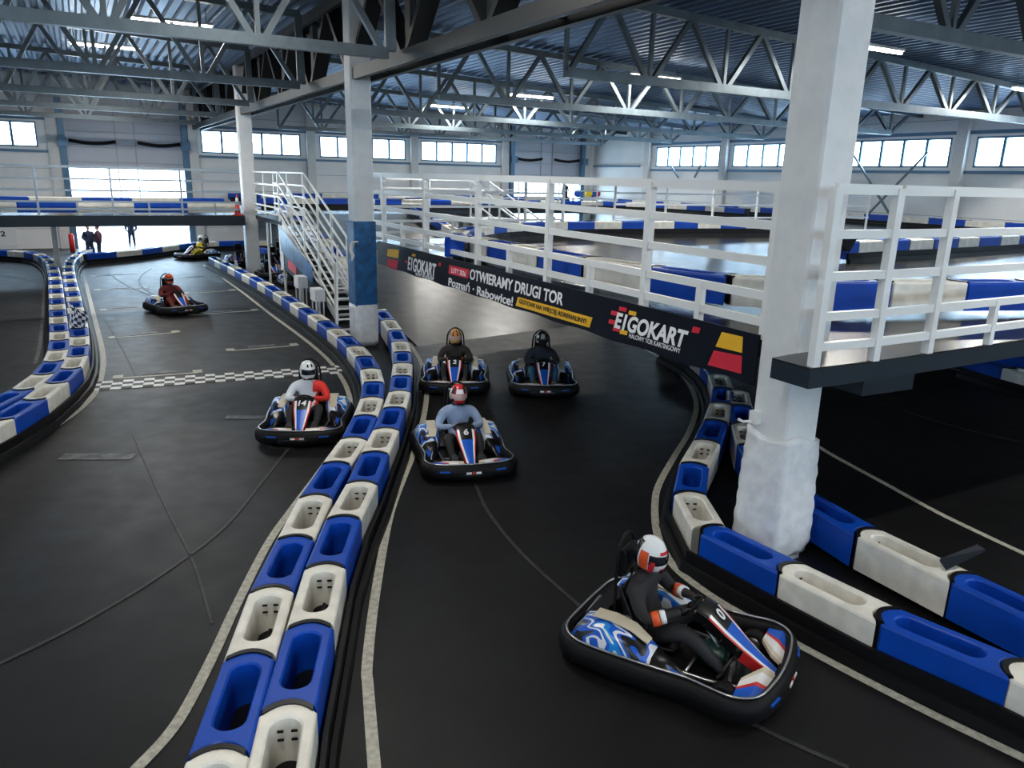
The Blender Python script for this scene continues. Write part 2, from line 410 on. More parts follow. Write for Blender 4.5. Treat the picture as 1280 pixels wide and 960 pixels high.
names = ['nearest', 'second nearest', 'third nearest', 'fourth nearest', 'fifth nearest', 'farthest', 'rear']
for i, s in enumerate((8.9, 17.2, 25.1, 33.2, 41.3, 49.3)):
    truss(s, 6.9, T1-.02, 11.0, 35.0, 'grey steel roof truss right of the main girder, %s of six' % names[i])
    if s > 10: truss(s, -29, 6.4, -27, 6.3, 'grey steel roof truss left of the main girder, %s of five' % names[i-1])
truss(.5, -29, T1-.02, -27, 35, 'grey steel roof truss overhead, right above the camera')
# main girder on the columns
org = G(6.9, 20, 7.3)
e = empty('main_girder', 'heavy dark steel lattice girder resting on the row of white columns', 'girder', org)
def gp(mb, name, m='steeld'): o = mb.build(name, M[m], e); o.location = -org
for dt in (-.26, .26):
    mb = MB().bar(G(6.9+dt, -10, 7.32), G(6.9+dt, S1-.02, 7.32), .14, .30); gp(mb, 'bottom_chord')
    mb = MB().bar(G(6.9+dt, -10, roofz(7)-.2), G(6.9+dt, S1-.02, roofz(7)-.2), .14, .28); gp(mb, 'top_chord')
s = -7.0
while s < 52:
    gp(MB().bar(G(6.9, s+.1, 7.4), G(6.9, s+1.95, 9.3), .42, .14), 'diagonal')
    gp(MB().bar(G(6.9, s-.1, 7.4), G(6.9, s-1.95, 9.3), .42, .14), 'diagonal')
    gp(MB().bar(G(6.9, s, 7.4), G(6.9, s, 9.3), .3, .16, up=TV), 'post')
    gp(MB().bar(G(6.6, s+2, 7.3), G(7.2, s+2, 7.3), .12, .1), 'batten')
    s += 4.05
# bracing rods near the right wall (crossed)
def crossbr(a, b, c, d, label):
    e = empty('cross_bracing', label, 'bracing', a)
    for p, q in ((a, b), (c, d)):
        o = MB().bar(p, q, .09, .09).build('brace', M['steel'], e); o.location = -Vector(a)
crossbr(atT(1066, 192, 36.9), atT(1112, 268, 36.9), atT(1160, 190, 36.9), atT(1085, 268, 36.9), 'crossed grey steel rods in front of the right wall')
crossbr(atT(838, 206, 36.9), atT(848, 222, 36.9), atT(876, 206, 36.9), atT(868, 222, 36.9), 'short crossed rods under the windows right of the far gate')
# ------------------------------------------------------------------ lamps
def lamp(t, s, label, L=2.4, power=110, group='ceiling tube lamps', z=None):
    z = z or roofz(t)-.55
    e = empty('tube_lamp', label, 'ceiling lamp', G(t, s, z), AN, group)
    MB().box((0, 0, .05), (L, .16, .07)).build('housing', M['railw'], e)
    mb = MB()
    for dx in (-L/4, L/4): mb.tube([(dx-L/4+.06, 0, -.02), (dx+L/4-.06, 0, -.02)], .05, 8)
    mb.build('tube', M['lamp'], e)
    mb = MB()
    for x in (-L/2+.2, L/2-.2): mb.bar((x, 0, .08), (x, 0, .5), .02, .02)
    mb.build('hanger', M['steel'], e)
    ld = bpy.data.lights.new('lamp_light', 'AREA'); ld.shape = 'RECTANGLE'; ld.size = L; ld.size_y = .2; ld.energy = power; ld.color = (1, .97, .9)
    lo = bpy.data.objects.new('lamp_light', ld); C.objects.link(lo); lo.parent = e; lo.location = (0, 0, -.09)
def at_lamp(x, y, z):
    p = at(x, y, z); return tsof(p)
vis = [((131, 57), 9.2, 'double tube lamp glowing at upper left under the roof'), ((117, 87), 9.2, 'tube lamp glowing lower and farther at upper left'),
       ((820, 96), 8.6, 'glowing tube lamp in front of the large column, upper right of centre'), ((1094, 60), 8.5, 'bright tube lamp just right of the large column'),
       ((665, 120), 8.5, 'glowing tube lamp behind the roof trusses near the centre'), ((562, 133), 8.5, 'glowing tube lamp above the third wall window'),
       ((725, 155), 8.2, 'small far tube lamp above the far gate'), ((1290, 113), 8.2, 'tube lamp cut by the right edge of the photo')]
for (x, y), z, lb in vis:
    t, s = at_lamp(x, y, z); lamp(t, s, lb, z=z, power=300)
for i, (t, s) in enumerate([(0, 3.0), (3.5, 12.5), (-10, 13), (13, 3), (-18, 26), (-8, 25), (14, -6), (-4, -6), (20, -6), (-18, 4), (3, 27), (26, -4), (5, -12), (14, -12)]):
    lamp(t, s, 'tube lamp under the roof outside the picture', power=150)

# ------------------------------------------------------------------ decks, ramp
EDT = 7.5      # banner edge (t)
EDS = 5.4      # right platform near edge (s)
def deck(name, ts, z=DZ, th=.24, m=None):
    poly = [G(t, s) for t, s in ts]; n = len(poly); mb = MB()
    mb.prism(poly, z-th, z-.02, 1); mb.prism([(p.x, p.y) for p in poly], z-.02, z, 0)
    return struct(name, mb, [m or M['deckfloor'], M['edge']])
deck('upper_deck', [(8.05, EDS), (T1, EDS), (T1, 23.0), (14.9, 23.0), (EDT+.05, 22.5), (EDT+.05, 6.75), (8.05, 6.75)])
deck('upper_deck', [(14.9, 42.3), (30, 42.3), (33.5, 40), (34.5, 36), (34.5, 23.0), (T1, 23.0), (T1, S1), (-32, S1), (-32, 43.5)] if False else [(14.9, 42.3), (31, 42.3), (T1, 42.3), (T1, S1-.35), (8, S1-.35), (8, 42.3)])
deck('upper_deck', [(31.5, 23.0), (T1, 23.0), (T1, 42.3), (31.5, 42.3)])
deck('bridge_deck', [(-30, 36.0), (6.35, 36.0), (6.35, 37.5), (6.35, 42.3), (-30, 42.3)], th=.44)
deck('upper_deck', [(6.35, 37.5), (14.9, 37.5), (14.9, 42.3), (6.35, 42.3)])
# corner piece by the column
deck('upper_deck', [(6.85, EDS+.05), (8.05, EDS), (8.05, 6.05), (7.3, 6.05), (6.85, 6.0)])
MBq = MB().prism([G(7.95, 5.55), G(8.85, 5.5), G(8.85, 6.3), G(8.0, 6.3)], DZ-.48, DZ-.24); struct('trim_30', MBq, M['edge'])
# ramp wedge
rt0, rt1, rs0, rs1 = 8.1, 14.8, 20.0, 37.5
mb = MB(); vs = [G(rt0, rs0, .004), G(rt1+.4, rs0+1.2, .004), G(rt1, rs1, DZ), G(rt0, rs1, DZ), G(rt0, rs1, DZ-.25), G(rt1, rs1, DZ-.25), G(rt0, rs0+1.6, .003), G(rt1, rs0+2.5, .003)]
mb.add(vs, [(0, 1, 2, 3), (3, 2, 5, 4), (6, 4, 5, 7), (0, 3, 4, 6), (1, 7, 5, 2)])
struct('ramp', mb, M['ramp'])
def rampz(s): return DZ*max(0, min(1, (s-rs0-.6)/(rs1-rs0-.6)))
# support posts
for i, (t, s) in enumerate([(30, 14), (36, 14), (33, 9), (36, 9), (16, 22), (23, 22), (30, 22), (36, 22), (20, 43), (27, 43), (9, 43), (-6, 41.8), (-2.55, 37), (-14, 37)]):
    e_ = MB().bar(G(t, s, 0), G(t, s, DZ-.46), .22, .22, up=TV)
    o = e_.build('support_post', M['wallp'], None, loc=G(t, s)); tag(o, 'white post carrying the upper track deck' if not (t == -2.55) else 'thin white post under the left bridge between the two barrier rows', 'post', 'deck support posts' if t != -2.55 else None)
p = at(75, 347); bpy.data.objects['support_post.012' if 'support_post.012' in bpy.data.objects else 'support_post'].location = p

# ------------------------------------------------------------------ railings
def railing(label, a, b, posts, shorts, hs, w=.06, mt='railw', shorth=.58, group=None, z=DZ, dirv=None):
    """a,b : end points (no z); posts/shorts: distances from a"""
    a = Vector((a.x, a.y, 0)); b = Vector((b.x, b.y, 0)); d = (b-a); L = d.length; d.normalize()
    org = a+Vector((0, 0, z)); e = empty('railing', label, 'railing', org, 0, group)
    for k in posts:
        MB().bar(d*k, d*k+Vector((0, 0, hs[0]+.02)), w*1.15, w*1.15, up=d).build('post', M[mt], e)
    for k in shorts:
        MB().bar(d*k, d*k+Vector((0, 0, shorth)), w, w, up=d).build('short_post', M[mt], e)
    for h in hs:
        MB().bar(Vector((0, 0, h)), d*L+Vector((0, 0, h)), w*.8, w*1.1 if h != hs[0] else w*1.3).build('rail', M[mt], e)
    return e
HS = [1.92, 1.45, 1.0, .56, .22]
a = G(EDT+.08, 22.3); railing('white five-rail railing above the black banner', a, G(EDT+.08, 6.7), [0, 1.1, 4.15, 7.15, 10.1, 13.0, 15.5], [2.55, 5.65, 8.6, 11.5, 14.25], HS, .1)
railing('white railing section on the chamfered platform corner right of the big column', G(6.95, 5.5), G(7.87, 5.42), [0, .92], [], HS, .085)
railing('white railing along the platform edge at the right border of the photo', G(7.93, 5.42), G(20, 5.42), [.95, 3.6, 6.3, 9], [2.25, 4.9], HS, .085)
railing('white end railing going back from the column with the blue film', G(EDT+.1, 22.4), G(14.7, 22.9), [1.9, 3.8, 5.6, 7.2], [1, 2.8], HS, .07)
railing('grey thin railing along the near edge of the left bridge', G(6.2, 36.05), G(-14, 36.05), [2.4, 5.05, 7.7, 10.3, 13], [1.07, 3.7, 6.35, 9, 11.6], [1.92, 1.45, 1.0, .56, .26], .07, 'railg')
railing('thin pale railing along the far edge of the near deck beyond the hairpin', G(17, 22.9), G(31.3, 22.9), [0, 2.4, 4.8, 7.2, 9.6, 12, 14.2], [], [1.9, 1.5, 1.1, .6], .06, 'railw')
railing('thin pale railing in front of the far upper track', G(15, 42.4), G(31.3, 42.4), [0, 3, 6, 9, 12, 15], [], [1.7, 1.2, .7], .06, 'railw')

# ------------------------------------------------------------------ stairs between columns
def stair():
    ts_, s_top, s_bot = 7.45, 31.6, 24.2
    org = G(ts_, s_bot); e = empty('staircase', 'white steel staircase with railings climbing from the middle column to the bridge', 'staircase', org)
    def part(mb, n, m='railw'): o = mb.build(n, M[m], e); o.location = -org; return o
    for dt in (-.45, .45):
        part(MB().bar(G(ts_+dt, s_bot, .12), G(ts_+dt, s_top, DZ-.12), .05, .26), 'stringer')
    N = 15
    for i in range(N):
        f = (i+.5)/N; part(MB().box(G(ts_, s_bot+(s_top-s_bot)*f, .15+(DZ-.2)*f), (.88, .34, .04), AN), 'step', 'seam')
    part(MB().box(G(ts_, (s_top+37.4)/2, DZ-.1), (1.0, 37.4-s_top, .16), AN), 'landing', 'edge')
    for dt in (-.5, .5):
        for h in (1.9, 1.4, .95, .5, .22):
            part(MB().bar(G(ts_+dt, 37.3, DZ+h), G(ts_+dt, s_top, DZ+h), .06, .06), 'rail'); part(MB().bar(G(ts_+dt, s_top, DZ+h), G(ts_+dt, s_bot, h+.05), .06, .06), 'rail')
        for s in (37.2, 34.5, 31.8):
            part(MB().bar(G(ts_+dt, s, DZ), G(ts_+dt, s, DZ+1.92), .07, .07, up=TV), 'post')
        for f in (.25, .5, .75, 1):
            s = s_top+(s_bot-s_top)*f; z = DZ*(1-f); part(MB().bar(G(ts_+dt, s, z), G(ts_+dt, s, z+1.92), .08, .08, up=TV), 'post')
    for s in (26.5, 29, 31.6, 34.5): part(MB().bar(G(ts_-.45, s, 0), G(ts_-.45, s, min(DZ-.2, (s-s_bot)/(s_top-s_bot)*DZ)), .08, .08, up=TV), 'support')
stair()
def banner_stairs():
    e = empty('stair_banner', 'dark printed banner with red label and blue sheet hung on the side of the staircase', 'banner', G(6.9, 30))
    def part(mb, n, m): o = mb.build(n, M[m], e); o.location = -G(6.9, 30)
    part(MB().add([G(6.9, 25.2, .35), G(6.9, 25.2, .95), G(6.9, 30.9, 1.9), G(6.9, 30.9, 1.0), G(6.87, 25.2, .35), G(6.87, 25.2, .95), G(6.87, 30.9, 1.9), G(6.87, 30.9, 1.0)], [(0, 1, 2, 3), (7, 6, 5, 4), (0, 4, 5, 1), (1, 5, 6, 2), (2, 6, 7, 3), (3, 7, 4, 0)]), 'sheet', 'banner')
    part(MB().add([G(6.85, 29.0, 1.0), G(6.85, 29.0, 1.35), G(6.85, 30.3, 1.5), G(6.85, 30.3, 1.15)], [(0, 1, 2, 3)]), 'red_label', 'tr')
    part(MB().add([G(6.84, 26.6, 1.0), G(6.84, 26.6, 1.6), G(6.84, 31.5, 2.7), G(6.86, 31.5, 1.7)], [(0, 1, 2, 3)]), 'blue_sheet', 'bwrap')
    part(MB().add([G(6.84, 31.5, .9), G(6.84, 31.7, 2.75), G(6.9, 31.2, 2.7), G(6.86, 31.1, 1.0)], [(0, 1, 2, 3)]), 'hanging_fold', 'wrap')
banner_stairs()
for (x, y, z, lb) in ((376, 352, 1.2, 'small white box on a stand beneath the staircase, the left one'), (397, 368, 1.05, 'small white box on a stand beneath the staircase, the right one')):
    p = atT(x, y, 6.55); e = empty('control_box', lb, 'box', Vector((p.x, p.y, 0)), AN)
    MB().box((0, 0, p.z), (.34, .62, .4)).build('box_body', M['railw'], e)
    mb = MB()
    for dx, dy in ((-.12, -.24), (.12, -.24), (.12, .24), (-.12, .24)): mb.bar((dx, dy, 0), (dx, dy, p.z-.18), .04, .04, up=Vector((1, 0, 0)))
    mb.build('stand', M['railw'], e)
# ladder leaning by the middle column
e = empty('ladder', 'white ladder leaning beside the middle column', 'ladder', G(6.35, 22.6))
org = G(6.35, 22.6); A0 = G(6.2, 22.0, 0); A1 = G(6.75, 25.0, 3.1); off = TV*.22-SV*.12
A0 = at(432, 425); A0 = Vector((A0.x, A0.y, 0)); A1 = atT(444, 305, 6.3)+Vector((0, 0, 0)); A1 = Vector((A1.x, A1.y, 2.9))
org = A0.copy(); e.location = org; 
A1 = A0+TV*.35+SV*1.0+Vector((0, 0, 2.7)); off = TV*.25+SV*(-.02)
for sg in (-1, 1): o = MB().bar(A0+off*sg, A1+off*sg*.8, .06, .08).build('side_rail', M['railw'], e); o.location = -org
for i in range(1, 9):
    f = i/9.2; o = MB().bar((A0+off).lerp(A1+off*.8, f), (A0-off).lerp(A1-off*.8, f), .05, .05).build('rung', M['railw'], e); o.location = -org

# second staircase in the opening beyond the deck (far)
org = G(14.6, 24.0); e = empty('staircase', 'pale steel staircase with crossed braces in the opening behind the ramp', 'staircase', org)
def part2(mb, n, m='railw'): o = mb.build(n, M[m], e); o.location = -org
a0, a1 = G(16.1, 24.5, .2), G(16.1, 33, 2.85)
for d in (0, 1.0):
    part2(MB().bar(a0+TV*d, a1+TV*d, .06, .24), 'stringer')
    for h in (.9, 1.7): part2(MB().bar(a0+TV*d+Vector((0, 0, h)), a1+TV*d+Vector((0, 0, h)), .06, .07), 'rail')
    for f in (0, .33, .66, 1): q = a0.lerp(a1, f)+TV*d; part2(MB().bar(q, q+Vector((0, 0, 1.7)), .07, .07, up=TV), 'post')
for i in range(12): q = a0.lerp(a1, (i+.5)/12)+TV*.5; part2(MB().box(q, (.95, .3, .04), AN), 'step', 'seam')
part2(MB().box(G(17.3, 34.2, 2.75), (3.0, 2.4, .12), AN), 'landing', 'seam')
for t in (15.9, 18.7):
    part2(MB().bar(G(t, 33.2, 0), G(t, 33.2, 2.75), .1, .1, up=TV), 'support'); part2(MB().bar(G(t, 35.2, 0), G(t, 35.2, 2.75), .1, .1, up=TV), 'support')
part2(MB().bar(G(15.9, 33.2, .9), G(18.7, 33.2, 2.6), .08, .08), 'brace'); part2(MB().bar(G(18.7, 33.2, .9), G(15.9, 33.2, 2.6), .08, .08), 'brace')

# ------------------------------------------------------------------ banner with lettering
BT = 7.42; BZ0, BZ1 = 2.26, 2.93; BS0, BS1 = 21.35, 6.75
be = empty('platform_banner', 'long black advertising banner with white and yellow lettering on the platform edge', 'banner', G(BT, 14, 2.3))
borg = G(BT, 14, 2.3)
N = 60; vs = []; fs = []
for i in range(N+1):
    s = BS0+(BS1-BS0)*i/N; w = .012*math.sin(i*1.9)+.008*math.sin(i*.7)
    for z, sg in ((BZ0+.015*math.sin(i*.9), 1), (BZ1, .2)): vs.append(G(BT+w*sg*0+0, s, z)); 
for i in range(N): fs.append((2*i, 2*i+2, 2*i+3, 2*i+1))
nv = len(vs); vs2 = [q+TV*.03 for q in vs]; fs2 = [tuple(reversed([j+nv for j in f])) for f in fs]
mb = MB(); mb.add(vs+vs2, fs+fs2+[(0, 1, 1+nv, nv), (2*N, nv+2*N, nv+2*N+1, 2*N+1)]+[(2*i, 2*i+nv, 2*i+2+nv, 2*i+2) for i in range(N)]+[(2*i+1, 2*i+3, 2*i+3+nv, 2*i+1+nv) for i in range(N)])
o = mb.build('banner_sheet', M['banner'], be); o.location = -borg
# frame for decals: local x along -SV (left to right as seen), local y up
def b_of(x, y):
    p = atT(x, y, BT); return (BS0-p.dot(SV), p.z)
BM = Matrix((( -SV.x, 0, -TV.x, 0), (-SV.y, 0, -TV.y, 0), (0, 1, 0, 0), (0, 0, 0, 1)))
def decal_obj(me, name, x, z, lift=.012):
    o = bpy.data.objects.new(name, me); C.objects.link(o)
    o.matrix_world = Matrix.Translation(G(BT-lift, BS0-x, z)-borg) @ BM
    o.parent = be; return o
def rectpoly(name, pts, m, lift=.010):
    q = [b_of(*p) for p in pts]; mb = MB(); mb.add([(-TV*lift)+G(BT, BS0-a, z) for a, z in q], [tuple(range(len(q)))])
    mb.add([(-TV*(lift-.006))+G(BT, BS0-a, z) for a, z in q], [tuple(range(len(q)))])
    o = mb.build(name, M[m], be); o.location = -borg
def text_mesh(body, shear=0, bold=.0):
    cu = bpy.data.curves.new('txt', 'FONT'); cu.body = body; cu.size = 1; cu.shear = shear; cu.extrude = .004; cu.offset = bold
    o = bpy.data.objects.new('txt', cu); C.objects.link(o); bpy.context.view_layer.update()
    me = bpy.data.meshes.new_from_object(o.evaluated_get(bpy.context.evaluated_depsgraph_get())); bpy.data.objects.remove(o)
    return me
def fit(me, x0, z0, x1, z1, thick=.004):
    xs = [q.co.x for q in me.vertices]; ys = [q.co.y for q in me.vertices]
    ax, bx, ay, by = min(xs), max(xs), min(ys), max(ys)
    for q in me.vertices:
        q.co.x = (q.co.x-ax)/(bx-ax)*(x1-x0)+x0; q.co.y = (q.co.y-ay)/(by-ay)*(z1-z0)+z0; q.co.z = thick if q.co.z > 0 else 0
def btext(body, p0, p1, hgt, m, shear=.15, bold=.02, name='lettering', lift=.012):
    """p0 lower left pixel, p1 lower right pixel, hgt metres"""
    x0, z0 = b_of(*p0); x1, z1 = b_of(*p1); z = (z0+z1)/2
    me = text_mesh(body, shear, bold); fit(me, 0, 0, x1-x0, hgt); me.materials.append(M[m])
    o = decal_obj(me, name, x0, z, lift); 
    # follow the tiny slope between the two measured ends
    o.rotation_mode = 'XYZ'
    return o
rectpoly('yellow_patch', [(485, 311), (499, 312), (498, 323), (484, 320)], 'ty'); rectpoly('red_patch', [(485, 323), (498, 326), (496, 337), (484, 333)], 'tr')
btext('E1GOKART', (510, 338.5), (546, 347), .36, 'tw', .3, .03); btext('HALOWY TOR KARTINGOWY', (520, 345), (543, 350.5), .08, 'tw', 0, 0)
rectpoly('logo_chip', [(516, 317), (520, 318), (519, 321), (515, 320)], 'ty'); rectpoly('logo_chip', [(549, 328), (552, 329), (551, 333), (548, 332)], 'tr'); rectpoly('logo_chip', [(507, 325), (510, 326), (509, 329), (506, 328)], 'tr')
rectpoly('red_label', [(562, 331), (587, 337), (585, 348), (561, 342)], 'tr')
btext('LUTY 2026', (565, 341), (583, 345.5), .12, 'tw', .1, .01, lift=.018)
btext('OTWIERAMY DRUGI TOR', (588, 350), (704, 381), .235, 'tw', .15, .025)
btext('Poznań · Rabowice!', (561, 357.5), (642, 382.5), .215, 'tw', .1, .02)
rectpoly('yellow_strip', [(648, 371), (741, 397), (737, 409.5), (645, 382)], 'ty')
btext('GOTOWI NA WIĘCEJ ADRENALINY?', (650, 381.5), (734, 406), .12, 'tb', .1, .01, lift=.018)
btext('E1GOKART', (768, 412), (860, 434), .27, 'tw', .3, .035); btext('HALOWY TOR KARTINGOWY', (787, 422), (851, 442), .075, 'tw', 0, .005)
for (x, y, m) in ((768, 391, 'tr'), (765, 402, 'tr'), (770, 411, 'tr'), (778, 386, 'tr'), (790, 391, 'ty'), (779, 415, 'ty')):
    rectpoly('logo_chip', [(x-3, y-3), (x+6, y-1), (x+5, y+4), (x-4, y+2)], m)
rectpoly('logo_chip', [(867, 408), (876, 410), (874, 417), (865, 415)], 'tr')
rectpoly('yellow_patch', [(903, 415), (929, 421), (928, 441), (895, 433)], 'ty'); rectpoly('red_patch', [(893, 438), (928, 445), (927, 467), (885, 456)], 'tr')

# ------------------------------------------------------------------ barrier blocks
def block_mesh(L=1.2, W=.46, z0=.1, z1=.55):
    n = 12; b = .13; ro = []; ri = []
    hw = W/2; sw = .128
    def outer():
        pts = []
        for i in range(n+1): y = -hw+W*i/n; pts.append((L-.02+b*(1-(y/hw)**2)-b*.35, y))      # convex far end
        for i in range(1, n): pts.append((L-(L)*i/n, hw))
        for i in range(n+1): y = hw-W*i/n; pts.append((.015+b*(1-(y/hw)**2)-b*.35, y))          # concave near end
        for i in range(1, n): pts.append((L*i/n, -hw))
        return pts
    def inner():
        pts = []; x1 = L-.17; x0 = .24
        for i in range(n+1): a = -PI/2+PI*i/n; pts.append((x1-sw+sw*math.cos(a)+.06, sw*math.sin(a)))
        for i in range(1, n): pts.append((x1-sw+.06-(x1-x0-2*sw+.06)*i/n, sw))
        for i in range(n+1): a = PI/2+PI*i/n; pts.append((x0+sw+sw*math.cos(a), sw*math.sin(a)))
        for i in range(1, n): pts.append((x0+sw+(x1-x0-2*sw+.06)*i/n, -sw))
        return pts
    O, I = outer(), inner(); cx, cy = L/2, 0
    def sc(pts, k): return [(cx+(x-cx)*(1-k/(L/2)), y*(1-k/hw)) for x, y in pts]
    def cen(pts): return [(x, y) for x, y in pts]
    mb = MB(); V3 = lambda pts, z: [Vector((x, y, z)) for x, y in pts]
    def seg(*rings, mi=0, sm=False):
        for a_, b_ in zip(rings[:-1], rings[1:]): mb.loft([a_, b_], mi, sm, False, False)
    xm = (.24+L-.11)/2
    I2 = [(xm+(x-xm)*1.035, y*1.12) for x, y in I]
    top = V3(O, z1-.03), V3(sc(O, .012), z1-.008), V3(sc(O, .028), z1)
    seg(V3(O, z0), top[0]); seg(*top); seg(top[2], V3(I2, z1)); seg(V3(I2, z1), V3(I, z1-.018)); seg(V3(I, z1-.018), V3([(xm+(x-xm)*.985, y*.94) for x, y in I], z0+.03))
    mb.add(V3([(xm+(x-xm)*.985, y*.94) for x, y in I], z0+.03), [tuple(range(len(I)))], 1)
    return mb
BW = block_mesh().build('barrier_block', [M['white'], M['black']]); bb = BW.data.copy(); bb.materials[0] = M['blue']
# shared small parts: dark coupling crescent and inner slots
def coupling_mesh():
    mb = MB(); W = .40; pts = []
    for i in range(9): y = -W/2+W*i/8; pts.append((-.065+.13*(1-(y/.23)**2)+.02, y))
    for i in range(9): y = W/2-W*i/8; pts.append((-.12+.13*(1-(y/.23)**2)+.02, y))
    mb.prism(pts, .12, .565); return mb
tmp = coupling_mesh().build('coupling', [M['blackp']]); coup_me = tmp.data; bpy.data.objects.remove(tmp)
tmp = MB()
for dz in (.44, .36): 
    for dy in (-.055, .055): tmp.box((1.055, dy, dz), (.012, .05, .018))
tmp.box((.6, .0, .2), (.75, .03, .03)); tmp = tmp.build('slot', [M['black']]); slot_me = tmp.data; bpy.data.objects.remove(tmp)
block_meshes = {'white': BW.data, 'blue': bb}; bpy.data.objects.remove(BW)
cnt = {'n': 0}
def row(joints, start_col, rowname, endname, flip=False, detail=True, group=None, sidebelt=None, beltname=None, zs=None, wide=1.0, belth=.27):
    """joints: list of ground points (near -> far); convex ends point to later joints (or earlier if flip)"""
    col = start_col; num = {'white': 0, 'blue': 0}
    for i in range(len(joints)-1):
        a, b = joints[i].copy(), joints[i+1].copy(); num[col] += 1
        za = zs[i] if zs else 0; zb = zs[i+1] if zs else 0
        L = ((b-a).xy).length; p, q = (b, a) if flip else (a, b)
        zp, zq = (zb, za) if flip else (za, zb)
        d = q-p; rz = math.atan2(d.y, d.x)
        o = bpy.data.objects.new('barrier_block', block_meshes[col]); C.objects.link(o)
        o.location = (p.x, p.y, zp); o.rotation_euler = (0, -math.atan2(zq-zp, L), rz); o.scale = (L/1.2, wide, 1)
        tag(o, '%s %s block from the %s, %s' % (ORD[min(num[col], 36)], col, endname, rowname), 'barrier block', group or ('blocks of the '+rowname))
        if detail:
            c = bpy.data.objects.new('coupling', coup_me); C.objects.link(c); c.parent = o; c.location = (1.2, 0, 0)
            if col == 'white':
                c = bpy.data.objects.new('inner_slot', slot_me); C.objects.link(c); c.parent = o
        col = 'blue' if col == 'white' else 'white'
    if sidebelt:
        n = len(joints); mb = MB(); rings = []; rings2 = []
        for i in range(n):
            d = joints[min(i+1, n-1)]-joints[max(i-1, 0)]; d.z = 0; d.normalize(); sd = Vector((-d.y, d.x, 0))*sidebelt
            zz = zs[i] if zs else 0
            c = Vector((joints[i].x, joints[i].y, zz+.004)); q = c+sd*.262; r = c+sd*.31
            rings.append([q, q+Vector((0, 0, belth)), q+sd*.045+Vector((0, 0, belth)), q+sd*.05])
            rings2.append([q+sd*.06, q+sd*.06+Vector((0, 0, .13)), q+sd*.11+Vector((0, 0, .12)), q+sd*.13])
        e = empty('rubber_skirt', 'black rubber belt along the foot of the '+rowname, 'rubber belt')
        MB().loft(rings, 0, False).build('upper_belt', M['black'], e); MB().loft(rings2, 0, False).build('lower_belt', M['black'], e)
def px(l, z=.55): return [Vector((p.x, p.y, 0)) for p in (at(x, y, z) for x, y in l)]
M1 = px([(333, 1040), (361, 884), (388, 781), (407, 707), (430, 647), (453, 603), (469, 566), (483, 536), (493, 510), (500, 489), (502, 470), (503.5, 454), (503, 440), (500, 427), (494, 413), (485, 400), (476, 389), (467, 379), (458, 370)])
M2 = px([(226, 1100), (274, 940), (313, 819), (340, 736), (370, 672), (395, 620), (421, 579), (443, 548), (457, 520), (465, 497), (467, 478), (463, 461), (455, 446), (444, 433), (431, 421), (418, 411), (405, 401.5), (393, 393), (381, 385.5), (370, 378), (359, 371), (348, 364), (338, 357.5), (328, 352), (318, 346.5), (308, 341.5), (299, 337), (290, 332.5), (281, 328.5), (273, 324.5), (266, 321)])
M2s = catmull(M2, 6)
row(M1, 'white', 'centre divider row beside kart 6', 'near end', sidebelt=-1)
row(M2, 'white', 'row right of the start straight', 'near end', sidebelt=1)
L1c = catmull(px([(-60, 553), (12, 517), (46, 496), (72, 476), (90, 458), (97, 443), (99, 430), (99, 416), (98, 404), (95, 391), (93, 379), (91, 367), (88, 355), (86, 343), (85, 334), (88, 325), (97, 318), (108, 312), (118, 307)]), 8)
row(resample(L1c, 1.2), 'white', 'row left of the start straight', 'near end', flip=True, sidebelt=-1)
L2c = catmull(px([(-20, 509), (20, 491), (48, 472), (64, 456), (71, 442), (74, 430), (74, 417), (73, 404), (72, 391), (71, 378), (70, 365), (69, 352), (67, 340), (64, 329), (56, 321), (44, 316), (24, 313.5), (0, 312.5), (-30, 311.5)]), 8)
row(resample(L2c, 1.2), 'blue', 'outermost left row', 'near end', flip=True, sidebelt=1)
R1 = px([(1480, 930), (1267, 833), (1107, 767), (985, 708), (887, 660), (862, 616), (868, 580), (884, 551), (895, 526), (902, 504), (904, 485), (898, 468), (887, 455), (873, 444), (856, 435), (838, 427)])
row(R1, 'white', 'row in front of the large column', 'near end', sidebelt=1)
R2_ = px([(1500, 850), (1325, 778), (1200, 720), (1083, 664), (1000, 616), (957, 584), (938, 556), (930, 530), (926, 507), (922, 488)])
row(R2_, 'white', 'row behind the large column', 'near end', sidebelt=-1)
D1 = catmull(px([(104, 317.3), (125, 315.5), (160, 313), (195, 309), (225, 305), (250, 302.5), (275, 301.5), (300, 301), (335, 301), (365, 302)], .55), 6)
row(resample(D1, 1.6), 'blue', 'far row in front of the open gate', 'left end', flip=True, sidebelt=-1)
D2 = catmull(px([(318, 309), (340, 311.5), (360, 313), (378, 314.5)], .55), 6)
row(resample(D2, 1.5), 'blue', 'short row behind the parked karts', 'left end', sidebelt=-1)
F1 = catmull(px([(1215, 446), (1245, 455), (1280, 464), (1340, 480)]), 6); row(resample(F1, 1.2), 'blue', 'front lower row at right border', 'left end', sidebelt=-1)
F2 = catmull(px([(1232, 436), (1265, 442), (1300, 449), (1360, 460)]), 6); row(resample(F2, 1.2), 'blue', 'rear lower row at right border', 'left end', sidebelt=-1)
